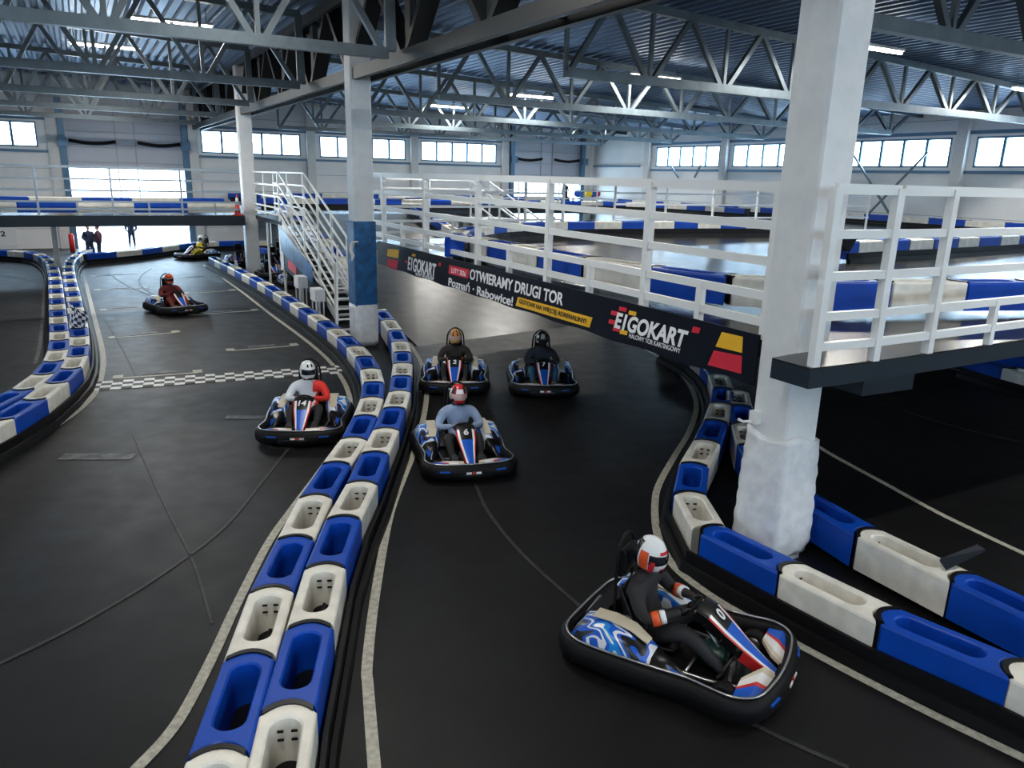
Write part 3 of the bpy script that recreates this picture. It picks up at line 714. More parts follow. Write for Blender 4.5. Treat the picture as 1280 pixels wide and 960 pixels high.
# upper level rows
def pu(l, z=.55): return [Vector((p.x, p.y, 0)) for p in (at(x, y, DZ+z) for x, y in l)]
def ujoin(l, col, nm, en, dt=0, zt=.55, zsc=1, **k):
    j = [p+TV*dt for p in pu(l, zt)]; row(j, col, nm, en, zs=[DZ]*len(j), **k)
def urow(curve, L, col, nm, en, **k):
    j = resample(catmull(curve, 8), L); row(j, col, nm, en, zs=[DZ]*len(j), **k)
jn = [G(*q) for q in ((8.75, 17.6), (8.3, 16.6), (8.2, 15.5), (8.2, 14.5), (8.2, 13.3), (8.22, 11.72), (8.42, 10.1), (8.85, 8.75), (9.6, 7.95), (10.8, 7.5), (12.0, 7.05), (13.2, 6.65), (14.4, 6.3))]
row(jn, 'blue', 'upper row behind the banner railing', 'left end', zs=[DZ]*len(jn), flip=True)
ujoin([(568, 297), (569, 292), (577, 287.5), (591, 283.6), (610, 281), (627, 279.5), (648, 278.5), (677, 277.5), (706, 277), (740, 276.5), (775, 276.5), (809, 276.5), (840, 276.5), (869, 276.5), (898, 276.5), (930, 276.8), (962, 277), (992, 277.6)], 'blue', 'upper hairpin far row', 'left end', sidebelt=-1, belth=.3)
ujoin([(1050, 302), (1066, 301.5), (1097, 300), (1130, 299), (1160, 298), (1191, 296.7), (1217, 295.7), (1244, 294.7), (1267, 293.7), (1292, 292.5), (1320, 291)], 'blue', 'mid upper row right of large column', 'left end', sidebelt=-1)
urow([G(36.3, s) for s in (50, 44, 36, 28, 20, 12)], 1.8, 'white', 'far upper row along the right wall', 'far end', sidebelt=-1)
urow([G(t, 52.6) for t in (8.4, 16, 24, 30, 35.6)], 2.0, 'blue', 'upper row against the far wall', 'left end', sidebelt=-1)
urow([G(8.3, 42.6), G(16, 42.7), G(24, 42.9), G(29, 43), G(32, 41.5), G(33.3, 38), G(33.5, 32)], 1.6, 'blue', 'upper row edging the far opening', 'left end', sidebelt=-1)
urow([G(t, 36.7) for t in (6.1, 0, -6, -12)], 2.1, 'white', 'bridge row behind the grey railing', 'right end', detail=False)
urow([G(t, 41.6) for t in (6.3, 0, -6, -14)], 2.1, 'blue', 'far row on the bridge', 'right end', detail=False)
# ramp side rows
rc = [G(14.75, s) for s in (36.8, 34, 31, 28, 25, 22)]
j = resample(rc, 1.3); row(j, 'blue', 'row down the right ramp side', 'top', zs=[rampz(p.dot(SV)) for p in j], sidebelt=-1)
j = resample([G(8.35, s) for s in (37.2, 34, 31, 28, 25)], 1.3); row(j, 'blue', 'row between ramp and stairs', 'top', zs=[rampz(p.dot(SV)) for p in j])

# ------------------------------------------------------------------ track markings
def line(pts, w, z=.004, m='line', n=6, ground=0.0):
    c = catmull([at(x, y, ground) for x, y in pts], n); struct('track_line', ribbon(c, w, ground+z), M[m])
line([(102, 328), (107, 352), (115, 385), (122, 412), (128, 438), (129, 458), (124, 480), (116, 495), (98, 513), (68, 534), (22, 560), (-40, 592)], .13)
line([(254, 331), (280, 349), (305, 367), (337, 392), (367, 414), (394, 435), (414, 454), (424, 468), (433, 484), (438, 502), (437, 525), (424, 556), (398, 592), (364, 638), (335, 680), (295, 758), (265, 823), (222, 903), (170, 962), (120, 1010)], .11)
line([(485, 398), (500, 412), (516, 435), (528, 458), (533, 480), (533, 500), (529, 524), (518, 564), (504, 599), (490, 636), (480, 680), (467, 759), (459, 832), (460, 858), (468, 960), (476, 1040)], .11)
line([(640, 384), (690, 398), (740, 413), (795, 431), (835, 454), (858, 476), (868, 495), (870, 513), (861, 541), (844, 569), (825, 603), (819, 625), (820, 660), (830, 689), (849, 715), (892, 747), (940, 775), (1012, 814), (1084, 852), (1175, 898), (1300, 958)], .11)
line([(1004, 545), (1030, 563), (1060, 580), (1110, 607), (1180, 645), (1300, 702)], .10)
line([(1178, 458), (1230, 471), (1290, 486)], .08)
line([(1010, 480), (1100, 505), (1200, 535), (1290, 556)], .04, m='thin')
line([(594, 605), (610, 640), (650, 690), (718, 752), (840, 850), (960, 915), (1060, 960)], .05, m='thin')
line([(360, 562), (330, 600), (280, 660), (200, 720), (100, 780), (0, 830)], .05, m='thin')
line([(165, 540), (200, 620), (240, 700), (265, 780)], .03, m='thin')
line([(130, 398), (150, 430), (170, 470)], .04, m='thin')
line([(132, 325), (135, 338), (150, 352), (180, 366), (206, 374)], .07, m='thin')
line([(190, 335), (176, 345), (175, 355), (186, 365), (210, 376)], .07, m='thin')
line([(0, 345), (20, 347), (40, 352), (53, 360)], .06, m='thin')
line([(55, 362), (54, 390), (50, 430), (44, 455)], .09, m='faint')
def mark(p0, p1, w=.09, box=True):
    a, b = at(*p0), at(*p1); d = (b-a).normalized(); up = Vector((-d.y, d.x, 0))
    mb = MB()
    for q in (a, b): mb.box(q+Vector((0, 0, .004))-(d*0)+up*(.14), (.22, .30, .006), math.atan2(d.y, d.x))
    mb.bar(a+Vector((0, 0, .004)), b+Vector((0, 0, .004)), w, .006)
    mb.box((a+b)/2+up*.3+Vector((0, 0, .004)), (.75, .24, .006), math.atan2(d.y, d.x), 1)
    struct('grid_marking', mb, [M['line'], M['faint']])
for p0, p1 in (((147, 473), (247, 466)), ((142, 423), (221, 415.5)), ((130, 388), (186, 384)), ((122, 363), (182, 360)), ((117, 345.5), (169, 342.5)), ((289, 438.5), (369, 432)), ((240, 394), (320, 388)), ((234, 367), (292, 363)), ((219, 348), (272, 345))): mark(p0, p1)
for (x, y, w, h) in ((122, 571, 1.2, .3), (306, 522, .75, .22)):
    p = at(x, y); struct('grid_marking', MB().box((p.x, p.y, .005), (w, h, .006), .08), M['faint'])
# chequered line
a, b = at(112, 483.5), at(432, 461.5); d = (b-a); L = d.length; d.normalize(); upv = Vector((-d.y, d.x, 0)); n = 26; mb = MB()
for i in range(n):
    for j in range(4):
        c = a+d*(L*(i+.5)/n)+upv*((j-1.5)*.2); mb.box((c.x, c.y, .007), (L/n, .2, .006), math.atan2(d.y, d.x), (i+j) % 2)
struct('finish_line', mb, [M['chkw'], M['chkb']])

# ------------------------------------------------------------------ kart
def arc(cx, cy, r, a0, a1, n): return [(cx+r*math.cos(a0+(a1-a0)*i/n), cy+r*math.sin(a0+(a1-a0)*i/n)) for i in range(n+1)]
def smooth_closed(pts, n=6):
    N = len(pts); out = []
    V = [Vector((p[0], p[1], p[2] if len(p) > 2 else 0)) for p in pts]
    for i in range(N):
        a, b, c, d = V[i-1], V[i], V[(i+1) % N], V[(i+2) % N]
        for k in range(n):
            t = k/n; out.append(.5*((2*b)+(c-a)*t+(2*a-5*b+4*c-d)*t*t+(3*b-a-3*c+d)*t**3))
    return out
def sweep(mb, path, prof, mi=0):
    N = len(path); rings = []
    for i in range(N):
        d = path[(i+1) % N]-path[i-1]; d.z = 0; d.normalize(); sd = Vector((d.y, -d.x, 0))
        rings.append([path[i]+sd*x+Vector((0, 0, z)) for x, z in prof])
    rings.append(rings[0]); mb.loft(rings, mi, True, False, False)
def make_kart(name, label, number):
    e = empty(name, label, 'go-kart', (0, 0, 0), 0, None)
    half = [(1.02, 0), (1.0, .30), (.93, .58), (.74, .70), (.50, .68), (.30, .66), (-.1, .70), (-.5, .72), (-.8, .70), (-.97, .54), (-1.0, .25)]
    full = half+[(-1.0, -.25)]+[(x, -y) for x, y in reversed(half[1:-1])]
    path = smooth_closed(full, 4)
    for p_ in path:
        f = max(0, (p_.x-.45)/.55); p_.z = .02*f
    mb = MB(); sweep(mb, path, [(-.05, .05), (.03, .04), (.07, .09), (.075, .17), (.05, .25), (0, .275), (-.05, .24), (-.065, .14)])
    mb.build('bumper', M['black'], e)
    mb = MB(); mb.tube([q+Vector((0, 0, .285)) for q in path], .012, 6, closed=True); mb.build('bumper_trim', M['chrome'], e)
    mb = MB(); front = [(.97, -.34), (1.06, -.32), (1.09, 0), (1.06, .32), (.97, .34)]
    mb.loft([[Vector((x, y, .06)) for x, y in front], [Vector((x+.02, y, .15)) for x, y in front], [Vector((x-.02, y*.9, .24)) for x, y in front]], 0, True); mb.build('front_bumper_pad', M['blackp'], e)
    for y0 in (-.12, .03): MB().box((1.105, y0+.045, .19), (.012, .08, .03)).build('bumper_sticker', M['kwhite'], e)
    MB().box((1.1, 0, .19), (.012, .04, .04)).build('bumper_sticker', M['kred'], e)
    for sg in (-1, 1): MB().box((1.05, sg*.44, .21), (.02, .16, .02), sg*.2).build('bumper_sticker', M['kblue'], e)
    mb = MB(); mb.prism([(.85, -.42), (.95, 0), (.85, .42), (.2, .42), (-.2, .5), (-.9, .5), (-.9, -.5), (-.2, -.5), (.2, -.42)], .045, .065); mb.build('floor_tray', M['blackp'], e)
    mb = MB()
    for y in (-.34, .34): mb.tube([(.85, y*.7, .1), (.4, y, .1), (-.2, y*1.1, .1), (-.88, y, .1)], .018, 6)
    for x in (.75, .2, -.85): mb.tube([(x, -.34, .1), (x, .34, .1)], .016, 6)
    mb.build('chassis_frame', M['chrome'], e)
    for sg in (-1, 1):      # side pods with rear cover
        rings = []
        for x, yi, yo, zt in ((-.9, .40, .64, .27), (-.8, .34, .69, .42), (-.55, .31, .71, .48), (-.3, .32, .69, .45), (-.05, .40, .66, .34), (.2, .46, .62, .24), (.34, .52, .58, .16)):
            rings.append([Vector((x, sg*yi, .12)), Vector((x, sg*yi, zt-.05)), Vector((x, sg*(yi+.04), zt)), Vector((x, sg*(yo-.06), zt-.03)), Vector((x, sg*yo, zt-.11)), Vector((x, sg*yo, .12))])
        MB().loft(rings[:5], 0, True).build('side_pod', M['livery'], e)
        MB().loft(rings[4:], 0, True).build('side_pod_nose', M['blackp'], e)
        mb = MB(); q0, q1 = rings[4], rings[6]; mb.loft([[Vector((x, sg*yo_, .1)), Vector((x, sg*yo_, zz)), Vector((x, sg*(yo_-.09), zz+.07)), Vector((x, sg*(yo_-.10), zz+.05))] for x, yo_, zz in ((-.04, .655, .21), (.1, .645, .19), (.24, .635, .14))], 0, False); mb.build('pod_stripe', M['kblue'], e)
        mb = MB(); mb.loft([[Vector((x, sg*a_, z_)), Vector((x, sg*b_, z_+.0)), Vector((x, sg*b_, z_+.014)), Vector((x, sg*a_, z_+.014))] for x, a_, b_, z_ in ((-.70, .36, .52, .468), (-.5, .36, .52, .478), (-.3, .37, .52, .450), (-.12, .42, .53, .380))], 0, False); mb.build('pod_panel', M['kbeige'], e)
        for x, r, w, yy in ((.62, .125, .12, .50), (-.62, .135, .18, .53)):
            mb = MB(); prof = [(-w/2, r*.6), (-w/2, r*.9), (-w/2+.02, r), (w/2-.02, r), (w/2, r*.9), (w/2, r*.6)]
            rings = [[Vector((x+q*math.cos(2*PI*k/20), sg*yy+p_, .0+r+q*math.sin(2*PI*k/20))) for k in range(20)] for p_, q in prof]
            mb.loft(rings, 0, True, False, False); t_ = mb.build('tyre', M['black'], e)
            rings = [[Vector((x+q*math.cos(2*PI*k/16), sg*yy+p_, r+q*math.sin(2*PI*k/16))) for k in range(16)] for p_, q in ((-w/2+.01, .02), (-w/2+.015, r*.62), (w/2-.015, r*.62), (w/2-.01, .02))]
            MB().loft(rings, 0, True).build('wheel_rim', M['chrome'], t_)
        # front wing piece
        mbw = MB(); ws = ((.99, .10, .50, .23), (.86, .12, .60, .30), (.72, .36, .63, .27))
        for q in range(4):
            cut = (0, .18, .5, .62, 1); rings = []
            for x, y0, y1, z in ws:
                ya, yb = y0+(y1-y0)*cut[q], y0+(y1-y0)*cut[q+1]; rings.append([Vector((x, sg*ya, z-.04)), Vector((x, sg*ya, z-.02*cut[q])), Vector((x, sg*yb, z-.02*cut[q+1])), Vector((x, sg*yb, z-.05))])
            mbw.loft(rings, q, False)
        mbw.build('front_wing', [M['kbeige'], M['kwhite'], M['kred'], M['kblue']], e)
        MB().box((.60, sg*.21, .2), (.03, .1, .16)).build('pedal', M['chrome'], e)
    # steering fairing : strips across (red, white, centre, white, red)
    secs = [(.20, .16, .66), (.32, .165, .62), (.48, .15, .50), (.66, .11, .37), (.82, .08, .27), (.95, .055, .2)]
    mb = MB(); fr = [-1, -.85, -.62, .62, .85, 1]
    for k in range(5):
        for i in range(len(secs)-1):
            (xa, wa, za), (xb, wb, zb) = secs[i], secs[i+1]
            if k == 2: mi = 0 if i < 2 else 1
            elif k in (1, 3): mi = 2 if i > 0 else 0
            else: mi = 3 if i > 0 else 0
            f0, f1 = fr[k], fr[k+1]
            h = lambda f: .03*(1-f*f)
            mb.add([(xa, wa*f0, za+h(f0)), (xb, wb*f0, zb+h(f0)), (xb, wb*f1, zb+h(f1)), (xa, wa*f1, za+h(f1))], [(0, 1, 2, 3)], mi, True)
    for i in range(len(secs)-1):
        (xa, wa, za), (xb, wb, zb) = secs[i], secs[i+1]
        for sg in (-1, 1): mb.add([(xa, wa*sg, za), (xb, wb*sg, zb), (xb-.05, wb*sg*.8, zb-.1), (xa-.05, wa*sg*.8, za-.12)], [(0, 1, 2, 3)], 3 if i > 2 else 0)
    fo = mb.build('steering_fairing', [M['blackp'], M['kblue'], M['kwhite'], M['kred']], e)
    if number:
        me = text_mesh(number, .1, .03); fit(me, -.032*len(number)-.008, -.058, .032*len(number)+.008, .058); me.materials.append(M['kwhite'])
        o = bpy.data.objects.new('race_number', me); C.objects.link(o); o.parent = fo
        sl = math.atan2(.12, .16)
        # text x -> kart +y (reads left-right from the front), text y -> back and up
        X = Vector((0, 1, 0)); Y = Vector((-math.cos(sl), 0, math.sin(sl))); Z = X.cross(Y)
        o.matrix_local = Matrix.Translation((.385, 0, .612)) @ Matrix((X, Y, Z)).transposed().to_4x4()
    # steering wheel
    c = Vector((.10, 0, .60)); ax = Vector((-.75, 0, .66)).normalized(); yv = Vector((0, 1, 0)); xv = yv.cross(ax)
    ring = [c+(xv*math.cos(2*PI*k/24)*.125+yv*math.sin(2*PI*k/24)*.145) for k in range(24)]
    mb = MB(); mb.tube(ring, .016, 8, closed=True)
    for a_ in (0, 2.2, 4.1): mb.bar(c, c+(xv*math.cos(a_)*.12+yv*math.sin(a_)*.14), .025, .012)
    mb.ell(c, (.045, .045, .045), 10, 6); sw = mb.build('steering_wheel', M['black'], e)
    MB().tube([c, (.36, 0, .3), (.5, 0, .12)], .014, 6).build('steering_column', M['chrome'], e)
    # seat shell
    rings = []
    for x, hw, z, lip in ((.02, .13, .12, .02), (-.1, .17, .09, .07), (-.3, .19, .09, .14), (-.44, .20, .16, .20), (-.52, .19, .34, .16), (-.58, .17, .56, .08), (-.60, .12, .64, .02)):
        nx = 0 if x > -.35 else .6
        rings.append([Vector((x+lip*nx, -hw-.03, z+lip*(1-nx))), Vector((x, -hw, z+.03)), Vector((x-.0, -hw*.6, z)), Vector((x, hw*.6, z)), Vector((x, hw, z+.03)), Vector((x+lip*nx, hw+.03, z+lip*(1-nx)))])
    mb = MB(); mb.loft(rings, 0, True, False, False, closed=False); so = mb.build('seat', M['blackp'], e)
    sm_ = so.modifiers.new('s', 'SOLIDIFY'); sm_.thickness = .02
    # roll hoop with head pad
    pts = [(-.60, -.2, .12), (-.62, -.2, .6), (-.62, -.19, .95), (-.62, -.14, 1.1), (-.62, 0, 1.18), (-.62, .14, 1.1), (-.62, .19, .95), (-.62, .2, .6), (-.60, .2, .12)]
    pts = catmull([Vector(q) for q in pts], 4); MB().tube(pts, .017, 8).build('roll_hoop', M['black'], e)
    rings = [[Vector((-.60+.05*math.cos(2*PI*k/10), y, .9+.15*math.sin(2*PI*k/10))) for k in range(10)] for y in (-.15, -.1, .1, .15)]
    MB().loft(rings).build('head_pad', M['black'], e)
    # engine on both sides behind the seat
    mb = MB(); mb.box((-.55, -.3, .22), (.34, .16, .22)); mb.tube([(-.45, -.3, .34), (-.45, -.3, .42)], .06, 12); mb.tube([(-.7, -.3, .28), (-.9, -.2, .26), (-.93, .15, .26)], .035, 8)
    mb.build('engine', M['chrome'], e)
    mb = MB(); mb.box((-.8, 0, .26), (.16, .7, .16)); mb.build('rear_cover', M['blackp'], e)
    rings = [[Vector((x, y*w, z)) for y, z in ((-.09, .07), (-.1, .2), (-.06, .26), (.06, .26), (.1, .2), (.09, .07))] for x, w in ((.2, .8), (.26, 1), (.42, 1), (.48, .8))]
    MB().loft(rings, 0, True).build('fuel_tank', M['tank'], e)
    return e

# ------------------------------------------------------------------ people
def skin(verts, edges, rad, root, sub=2):
    me = bpy.data.meshes.new('sk'); me.from_pydata(verts, edges, []); o = bpy.data.objects.new('sk', me); C.objects.link(o)
    md = o.modifiers.new('skin', 'SKIN')
    for i, r in enumerate(rad):
        r = r if isinstance(r, tuple) else (r, r); me.skin_vertices[0].data[i].radius = r
        me.skin_vertices[0].data[i].use_root = (i == root)
    ss = o.modifiers.new('sub', 'SUBSURF'); ss.levels = sub; ss.render_levels = sub
    bpy.context.view_layer.update()
    out = bpy.data.meshes.new_from_object(o.evaluated_get(bpy.context.evaluated_depsgraph_get())); bpy.data.objects.remove(o)
    for p_ in out.polygons: p_.use_smooth = True
    return out
class Sk:
    def __init__(s): s.v = []; s.e = []; s.r = []; s.n = {}
    def chain(s, start, pts, names=None):
        prev = s.n[start] if start else None
        for i, (p_, r) in enumerate(pts):
            s.v.append(tuple(p_)); s.r.append(r); k = len(s.v)-1
            if prev is not None: s.e.append((prev, k))
            prev = k
            if names and names[i]: s.n[names[i]] = k
    def mesh(s, root, sub=2): return skin(s.v, s.e, s.r, s.n[root], sub)
cloth = {}
def cl(name, col, rough=.75, noise=0, ns=6):
    if name not in cloth: cloth[name] = mat(name, col, rough, noise=noise, nscale=ns)
    return cloth[name]
def seated_body(tm, lm, neckm, jacket2=None):
    k = Sk()
    k.chain(None, [((-.30, 0, .27), (.19, .15))], ['hip'])
    k.chain('hip', [((-.36, 0, .42), (.18, .14)), ((-.40, 0, .58), (.20, .15)), ((-.41, 0, .72), (.20, .13)), ((-.40, 0, .82), (.09, .085)), ((-.37, 0, .90), (.065, .065))], [None, None, 'chest', 'neck', 'head'])
    for sg, n in ((1, 'l'), (-1, 'r')):
        k.chain('chest', [((-.39, sg*.25, .73), .092), ((-.29, sg*.34, .57), .075), ((-.20, sg*.355, .51), .066), ((-.03, sg*.24, .575), .05), ((.06, sg*.165, .605), .036)])
        k.chain('hip', [((-.22, sg*.11, .25), .115), ((.0, sg*.20, .38), .10), ((.15, sg*.245, .45), .088), ((.26, sg*.25, .39), .075), ((.42, sg*.23, .25), .062), ((.52, sg*.215, .16), .047)])
    me = k.mesh('hip')
    me.materials.clear(); me.materials.append(tm); me.materials.append(lm); me.materials.append(jacket2 or tm); me.materials.append(neckm)
    for p_ in me.polygons:
        c = p_.center
        arm = abs(c.y) > .17 and c.z > .46 and c.x < .2 and not (c.x > -.1 and c.z < .5)
        leg = (c.z < .33 and c.x > -.42 and not arm) or (c.x > -.12 and c.z < .52 and not (abs(c.y) > .12 and c.z > .53))
        if c.x > .0 and c.z > .53: leg = False
        p_.material_index = 1 if leg else (2 if c.y > .12 else 0)
        if c.z > .84: p_.material_index = 3
    return me
def gloves_mesh(sg):
    k = Sk(); c = Vector((.10, sg*.145, .60)); ax = Vector((-.75, 0, .66)).normalized()
    k.chain(None, [((.055, sg*.165, .60), (.035, .02))], ['p']); k.chain('p', [((.075, sg*.158, .615), (.042, .018))], ['q'])
    for i in range(4):
        o = Vector((-.66, 0, -.75))*((i-1.5)*-.021)
        b = Vector((.09, sg*.15, .625))+o
        k.chain('q', [(b, .0095), (b+Vector((.025, -sg*.01, -.005)), .009), (b+Vector((.022, -sg*.02, -.03)), .008), (b+Vector((.0, -sg*.02, -.035)), .007)])
    k.chain('p', [((.06, sg*.135, .60), .011), ((.085, sg*.12, .60), .010), ((.1, sg*.118, .595), .008)])
    return k.mesh('p', 1)
GL = {1: gloves_mesh(1), -1: gloves_mesh(-1)}
def shoe_mesh(sg):
    mb = MB(); rings = []
    for d, w, h in ((-.05, .03, .05), (0, .042, .075), (.08, .045, .05), (.16, .048, .035), (.22, .035, .02)):
        rings.append([Vector((.50+d*.35+.03*0, sg*.21+w*math.cos(2*PI*k/12), .12+d*.9+h*.6*math.sin(2*PI*k/12)*.6)) + Vector((h*.5*math.sin(2*PI*k/12), 0, 0)) for k in range(12)])
    mb.loft(rings, 0, True); return mb
def helmet_parts(parent, cx, cz, yaw, base, accents, visor):
    def f(q):
        q = q.copy()
        if q.x > .04 and q.z < .0: q.x *= 1.10
        if q.z < -.1: q.z = -.1-(abs(q.z)-.1)*.45
        return q
    rot = Matrix.Rotation(yaw, 3, 'Z') @ Matrix.Rotation(.12, 3, 'Y')
    c = Vector((cx, 0, cz))
    mb = MB(); mb.ell((0, 0, 0), (.165, .135, .16), 28, 18, 0, None, f)
    h = mb.build('helmet', [base], parent); h.matrix_local = Matrix.Translation(c) @ rot.to_4x4() @ Matrix.Diagonal((1.06, 1.06, 1.2, 1))
    # visor: patch of slightly larger ellipsoid
    vs = []; fs = []; nu, nv = 14, 5
    for j in range(nv+1):
        zz = .055-.085*j/nv
        for i in range(nu+1):
            a_ = -1.15+2.3*i/nu; rr = math.sqrt(max(0, 1-(zz/.165)**2)); x = .178*rr*math.cos(a_); y = .141*rr*math.sin(a_)
            vs.append((x, y, zz))
    for j in range(nv):
        for i in range(nu): fs.append((j*(nu+1)+i, j*(nu+1)+i+1, (j+1)*(nu+1)+i+1, (j+1)*(nu+1)+i))
    mb = MB(); mb.add(vs, fs, 0, True); vo = mb.build('visor', [visor], h)
    # accent stripes
    for (a0, a1, z0, z1, m_) in accents:
        vs = []; fs = []; nu, nv = 8, 6
        for j in range(nv+1):
            for i in range(nu+1):
                a_ = a0+(a1-a0)*i/nu; zz = z0+(z1-z0)*j/nv; rr = math.sqrt(max(0.0, 1-(zz/.162)**2))
                x = .168*rr*math.cos(a_)*(1.1 if (zz < 0 and math.cos(a_) > .25) else 1); vs.append((x, .139*rr*math.sin(a_), zz*1.01))
        for j in range(nv):
            for i in range(nu): fs.append((j*(nu+1)+i, j*(nu+1)+i+1, (j+1)*(nu+1)+i+1, (j+1)*(nu+1)+i))
        mb = MB(); mb.add(vs, fs, 0, True); mb.build('helmet_graphic', [m_], h)
    mb = MB(); mb.box((.165, 0, -.085), (.03, .08, .02)); mb.build('chin_vent', M['blackp'], h)
    return h
def driver(label, loc, rz, sc, tm, lm, j2, hbase, accents, visor, yaw=0, glove=None, neck=None):
    e = empty('person', label, 'person', loc, rz); e.scale = (sc, sc, sc)
    me = seated_body(tm, lm, neck or M['black'], j2); o = bpy.data.objects.new('body', me); C.objects.link(o); o.parent = e
    for sg in (1, -1):
        gm = GL[sg].copy(); gm.materials.clear(); gm.materials.append(glove or M['black']); g = bpy.data.objects.new('glove', gm); C.objects.link(g); g.parent = e
        shoe_mesh(sg).build('shoe', cl('dark_grey_shoe', (.05, .045, .045)), e)
    # face seen in the helmet opening
    helmet_parts(e, -.36, 1.02, yaw, hbase, accents, visor)
    return e
VIS = mat('dark_visor', (.01, .012, .018), .12, spec=.8)
VPINK = mat('pale_visor', (.62, .40, .36), .3)
hw = mat('helmet_white', (.82, .84, .86), .2); hk = mat('helmet_black', (.02, .02, .022), .2); ho = mat('helmet_orange', (.75, .10, .02), .25)
hr = mat('helmet_red', (.62, .02, .03), .25); hg = mat('helmet_gold', (.62, .36, .10), .3); hs = mat('helmet_silver', (.45, .47, .48), .3)
ST_R = [(-.55, .55, .07, .135, hr), (.9, 1.7, -.06, .12, hr), (-1.7, -.9, -.06, .12, hr), (-.25, .25, .135, .158, hw)]
def place(name, label, num, rear, front, ctr, sc=1.05):
    a, b = at(*rear), at(*front); rz = math.atan2(b.y-a.y, b.x-a.x); c = at(*ctr)
    k = make_kart(name, label, num); k.location = (c.x, c.y, 0); k.rotation_euler = (0, 0, rz); k.scale = (sc, sc, sc); return k, Vector((c.x, c.y, 0)), rz
KN = {}
k6, c6, r6 = place('go_kart', 'black and blue go-kart number 6 steered by the person in a light blue sweatshirt', '6', (563, 548), (588, 600), (577, 574))
driver('person in light blue-grey sweatshirt and red patterned helmet sitting in kart 6', c6, r6, 1.05, cl('blue_grey_sweat', (.30, .38, .55), .85, .12), cl('black_trousers', (.012, .012, .014)), None, hr, [(-.5, .5, .06, .12, hw), (.7, 1.2, -.1, .14, hk), (-1.2, -.7, -.1, .14, hk), (-.3, .3, .125, .156, hr), (1.3, 1.9, -.05, .1, hw), (-1.9, -1.3, -.05, .1, hw)], VPINK, 0, hs)
k14, c14, r14 = place('go_kart', 'black and blue go-kart number 14 beside the chequered line', '14', (392, 516), (373, 556), (384, 536))
driver('person in red and white racing jacket and white helmet sitting in kart 14', c14, r14, 1.05, cl('white_jacket', (.75, .77, .82)), cl('black_overall', (.014, .014, .017)), cl('red_jacket', (.75, .03, .02)), hw, [(-.5, -.2, .09, .13, hk), (.2, .5, .09, .13, hk)], VIS, .45, M['kred'])
k2, c2, r2_ = place('go_kart', 'black and blue go-kart number 2, left one of the pair ahead of the ramp', '2', (570, 466), (568, 497), (568.5, 480))
driver('person in black clothes with orange gloves and gold striped helmet sitting in kart 2', c2, r2_, 1.05, cl('black_hoodie', (.022, .018, .016)), cl('black_trousers', (.012, .012, .014)), None, hg, [(-.5, -.25, .05, .15, hk), (.25, .5, .05, .15, hk), (1.0, 1.3, -.1, .13, hk), (-1.3, -1.0, -.1, .13, hk), (-.12, .12, .05, .15, ho)], VPINK, 0, ho)
k7, c7, r7 = place('go_kart', 'black and blue go-kart number 7 driving right of kart 2', '7', (672, 468), (681, 502), (677, 483))
driver('person in dark jacket, blue jeans and black and white helmet sitting in kart 7', c7, r7, 1.05, cl('navy_jacket', (.02, .025, .04)), cl('blue_jeans', (.03, .13, .25), .8, .2), None, hk, [(-.3, .5, .04, .13, hs), (-1.3, -.7, -.03, .1, hw), (.8, 1.4, -.1, .06, hs)], VIS, 0)
kf, cf, rf = place('go_kart', 'go-kart with blue and white stripes on the start straight', '', (196, 380), (240, 396), (220, 389))
driver('person in dark red suit and orange-red helmet sitting in the kart on the start straight', cf, rf, 1.05, cl('dark_red_suit', (.16, .02, .02), .8, .5), cl('dark_red_legs', (.2, .03, .02), .8, .3), None, ho, [(-.6, .6, .07, .1, hk), (-.3, .3, -.11, -.05, hw)], VIS, -.35, M['kred'])
ky, cy_, ry = place('go_kart', 'far go-kart turning at the head of the start straight', '', (264, 321), (232, 324), (247, 323))
driver('person in black and yellow suit and white helmet in the far kart by the gate', cy_, ry, 1.05, cl('yellow_suit', (.7, .55, .02)), cl('yellow_suit', (.7, .55, .02)), cl('black_overall', (.014, .014, .017)), hw, [], VIS, 0)
kb, cb, rb = place('go_kart', 'large nearest go-kart speeding past at lower right', '0', (728, 778), (975, 868), (846, 820))
driver('person in black suit with orange cuffs and red-white helmet in the nearest kart', cb, rb, 1.05, cl('black_suit', (.016, .015, .017)), cl('black_suit', (.016, .015, .017)), None, hw, [(-.45, .45, .06, .085, hr), (-1.75, -1.2, -.1, .07, ho), (-1.15, -.8, -.12, .02, hr), (.8, 1.7, -.1, .06, ho), (1.9, 4.4, -.09, .13, hk), (-.35, .35, -.12, -.06, hr)], VIS, -.25, cl('dark_glove', (.03, .03, .03)))
# cuffs for the near driver
pb = [o for o in bpy.data.objects if o.get('label', '').startswith('person in black suit')][0]
for sg in (1, -1):
    MB().tube([(-.17, sg*.335, .525), (-.11, sg*.295, .545)], [.074, .072], 12).build('sleeve_band', ho, pb); MB().tube([(-.105, sg*.29, .548), (-.06, sg*.262, .562)], [.070, .064], 12).build('sleeve_band', hw, pb)
# parked karts
parked = [((299, 331), (297, 340), 'empty parked go-kart just left of the far bluish column'), ((340, 346), (352, 352), 'empty go-kart parked right of the far bluish column, front one'), ((345, 336), (357, 341), 'empty go-kart parked right of the far bluish column, second one'), ((352, 328), (363, 332), 'empty go-kart parked right of the far bluish column, rear one'), ((372, 357), (384, 366), 'empty go-kart parked under the staircase')]
for c_, f_, lb in parked:
    a, b = at(*c_), at(*f_); k_ = make_kart('go_kart', lb, ''); k_.location = (a.x, a.y, 0); k_.rotation_euler = (0, 0, math.atan2(b.y-a.y, b.x-a.x)); k_['group'] = 'parked go-karts'
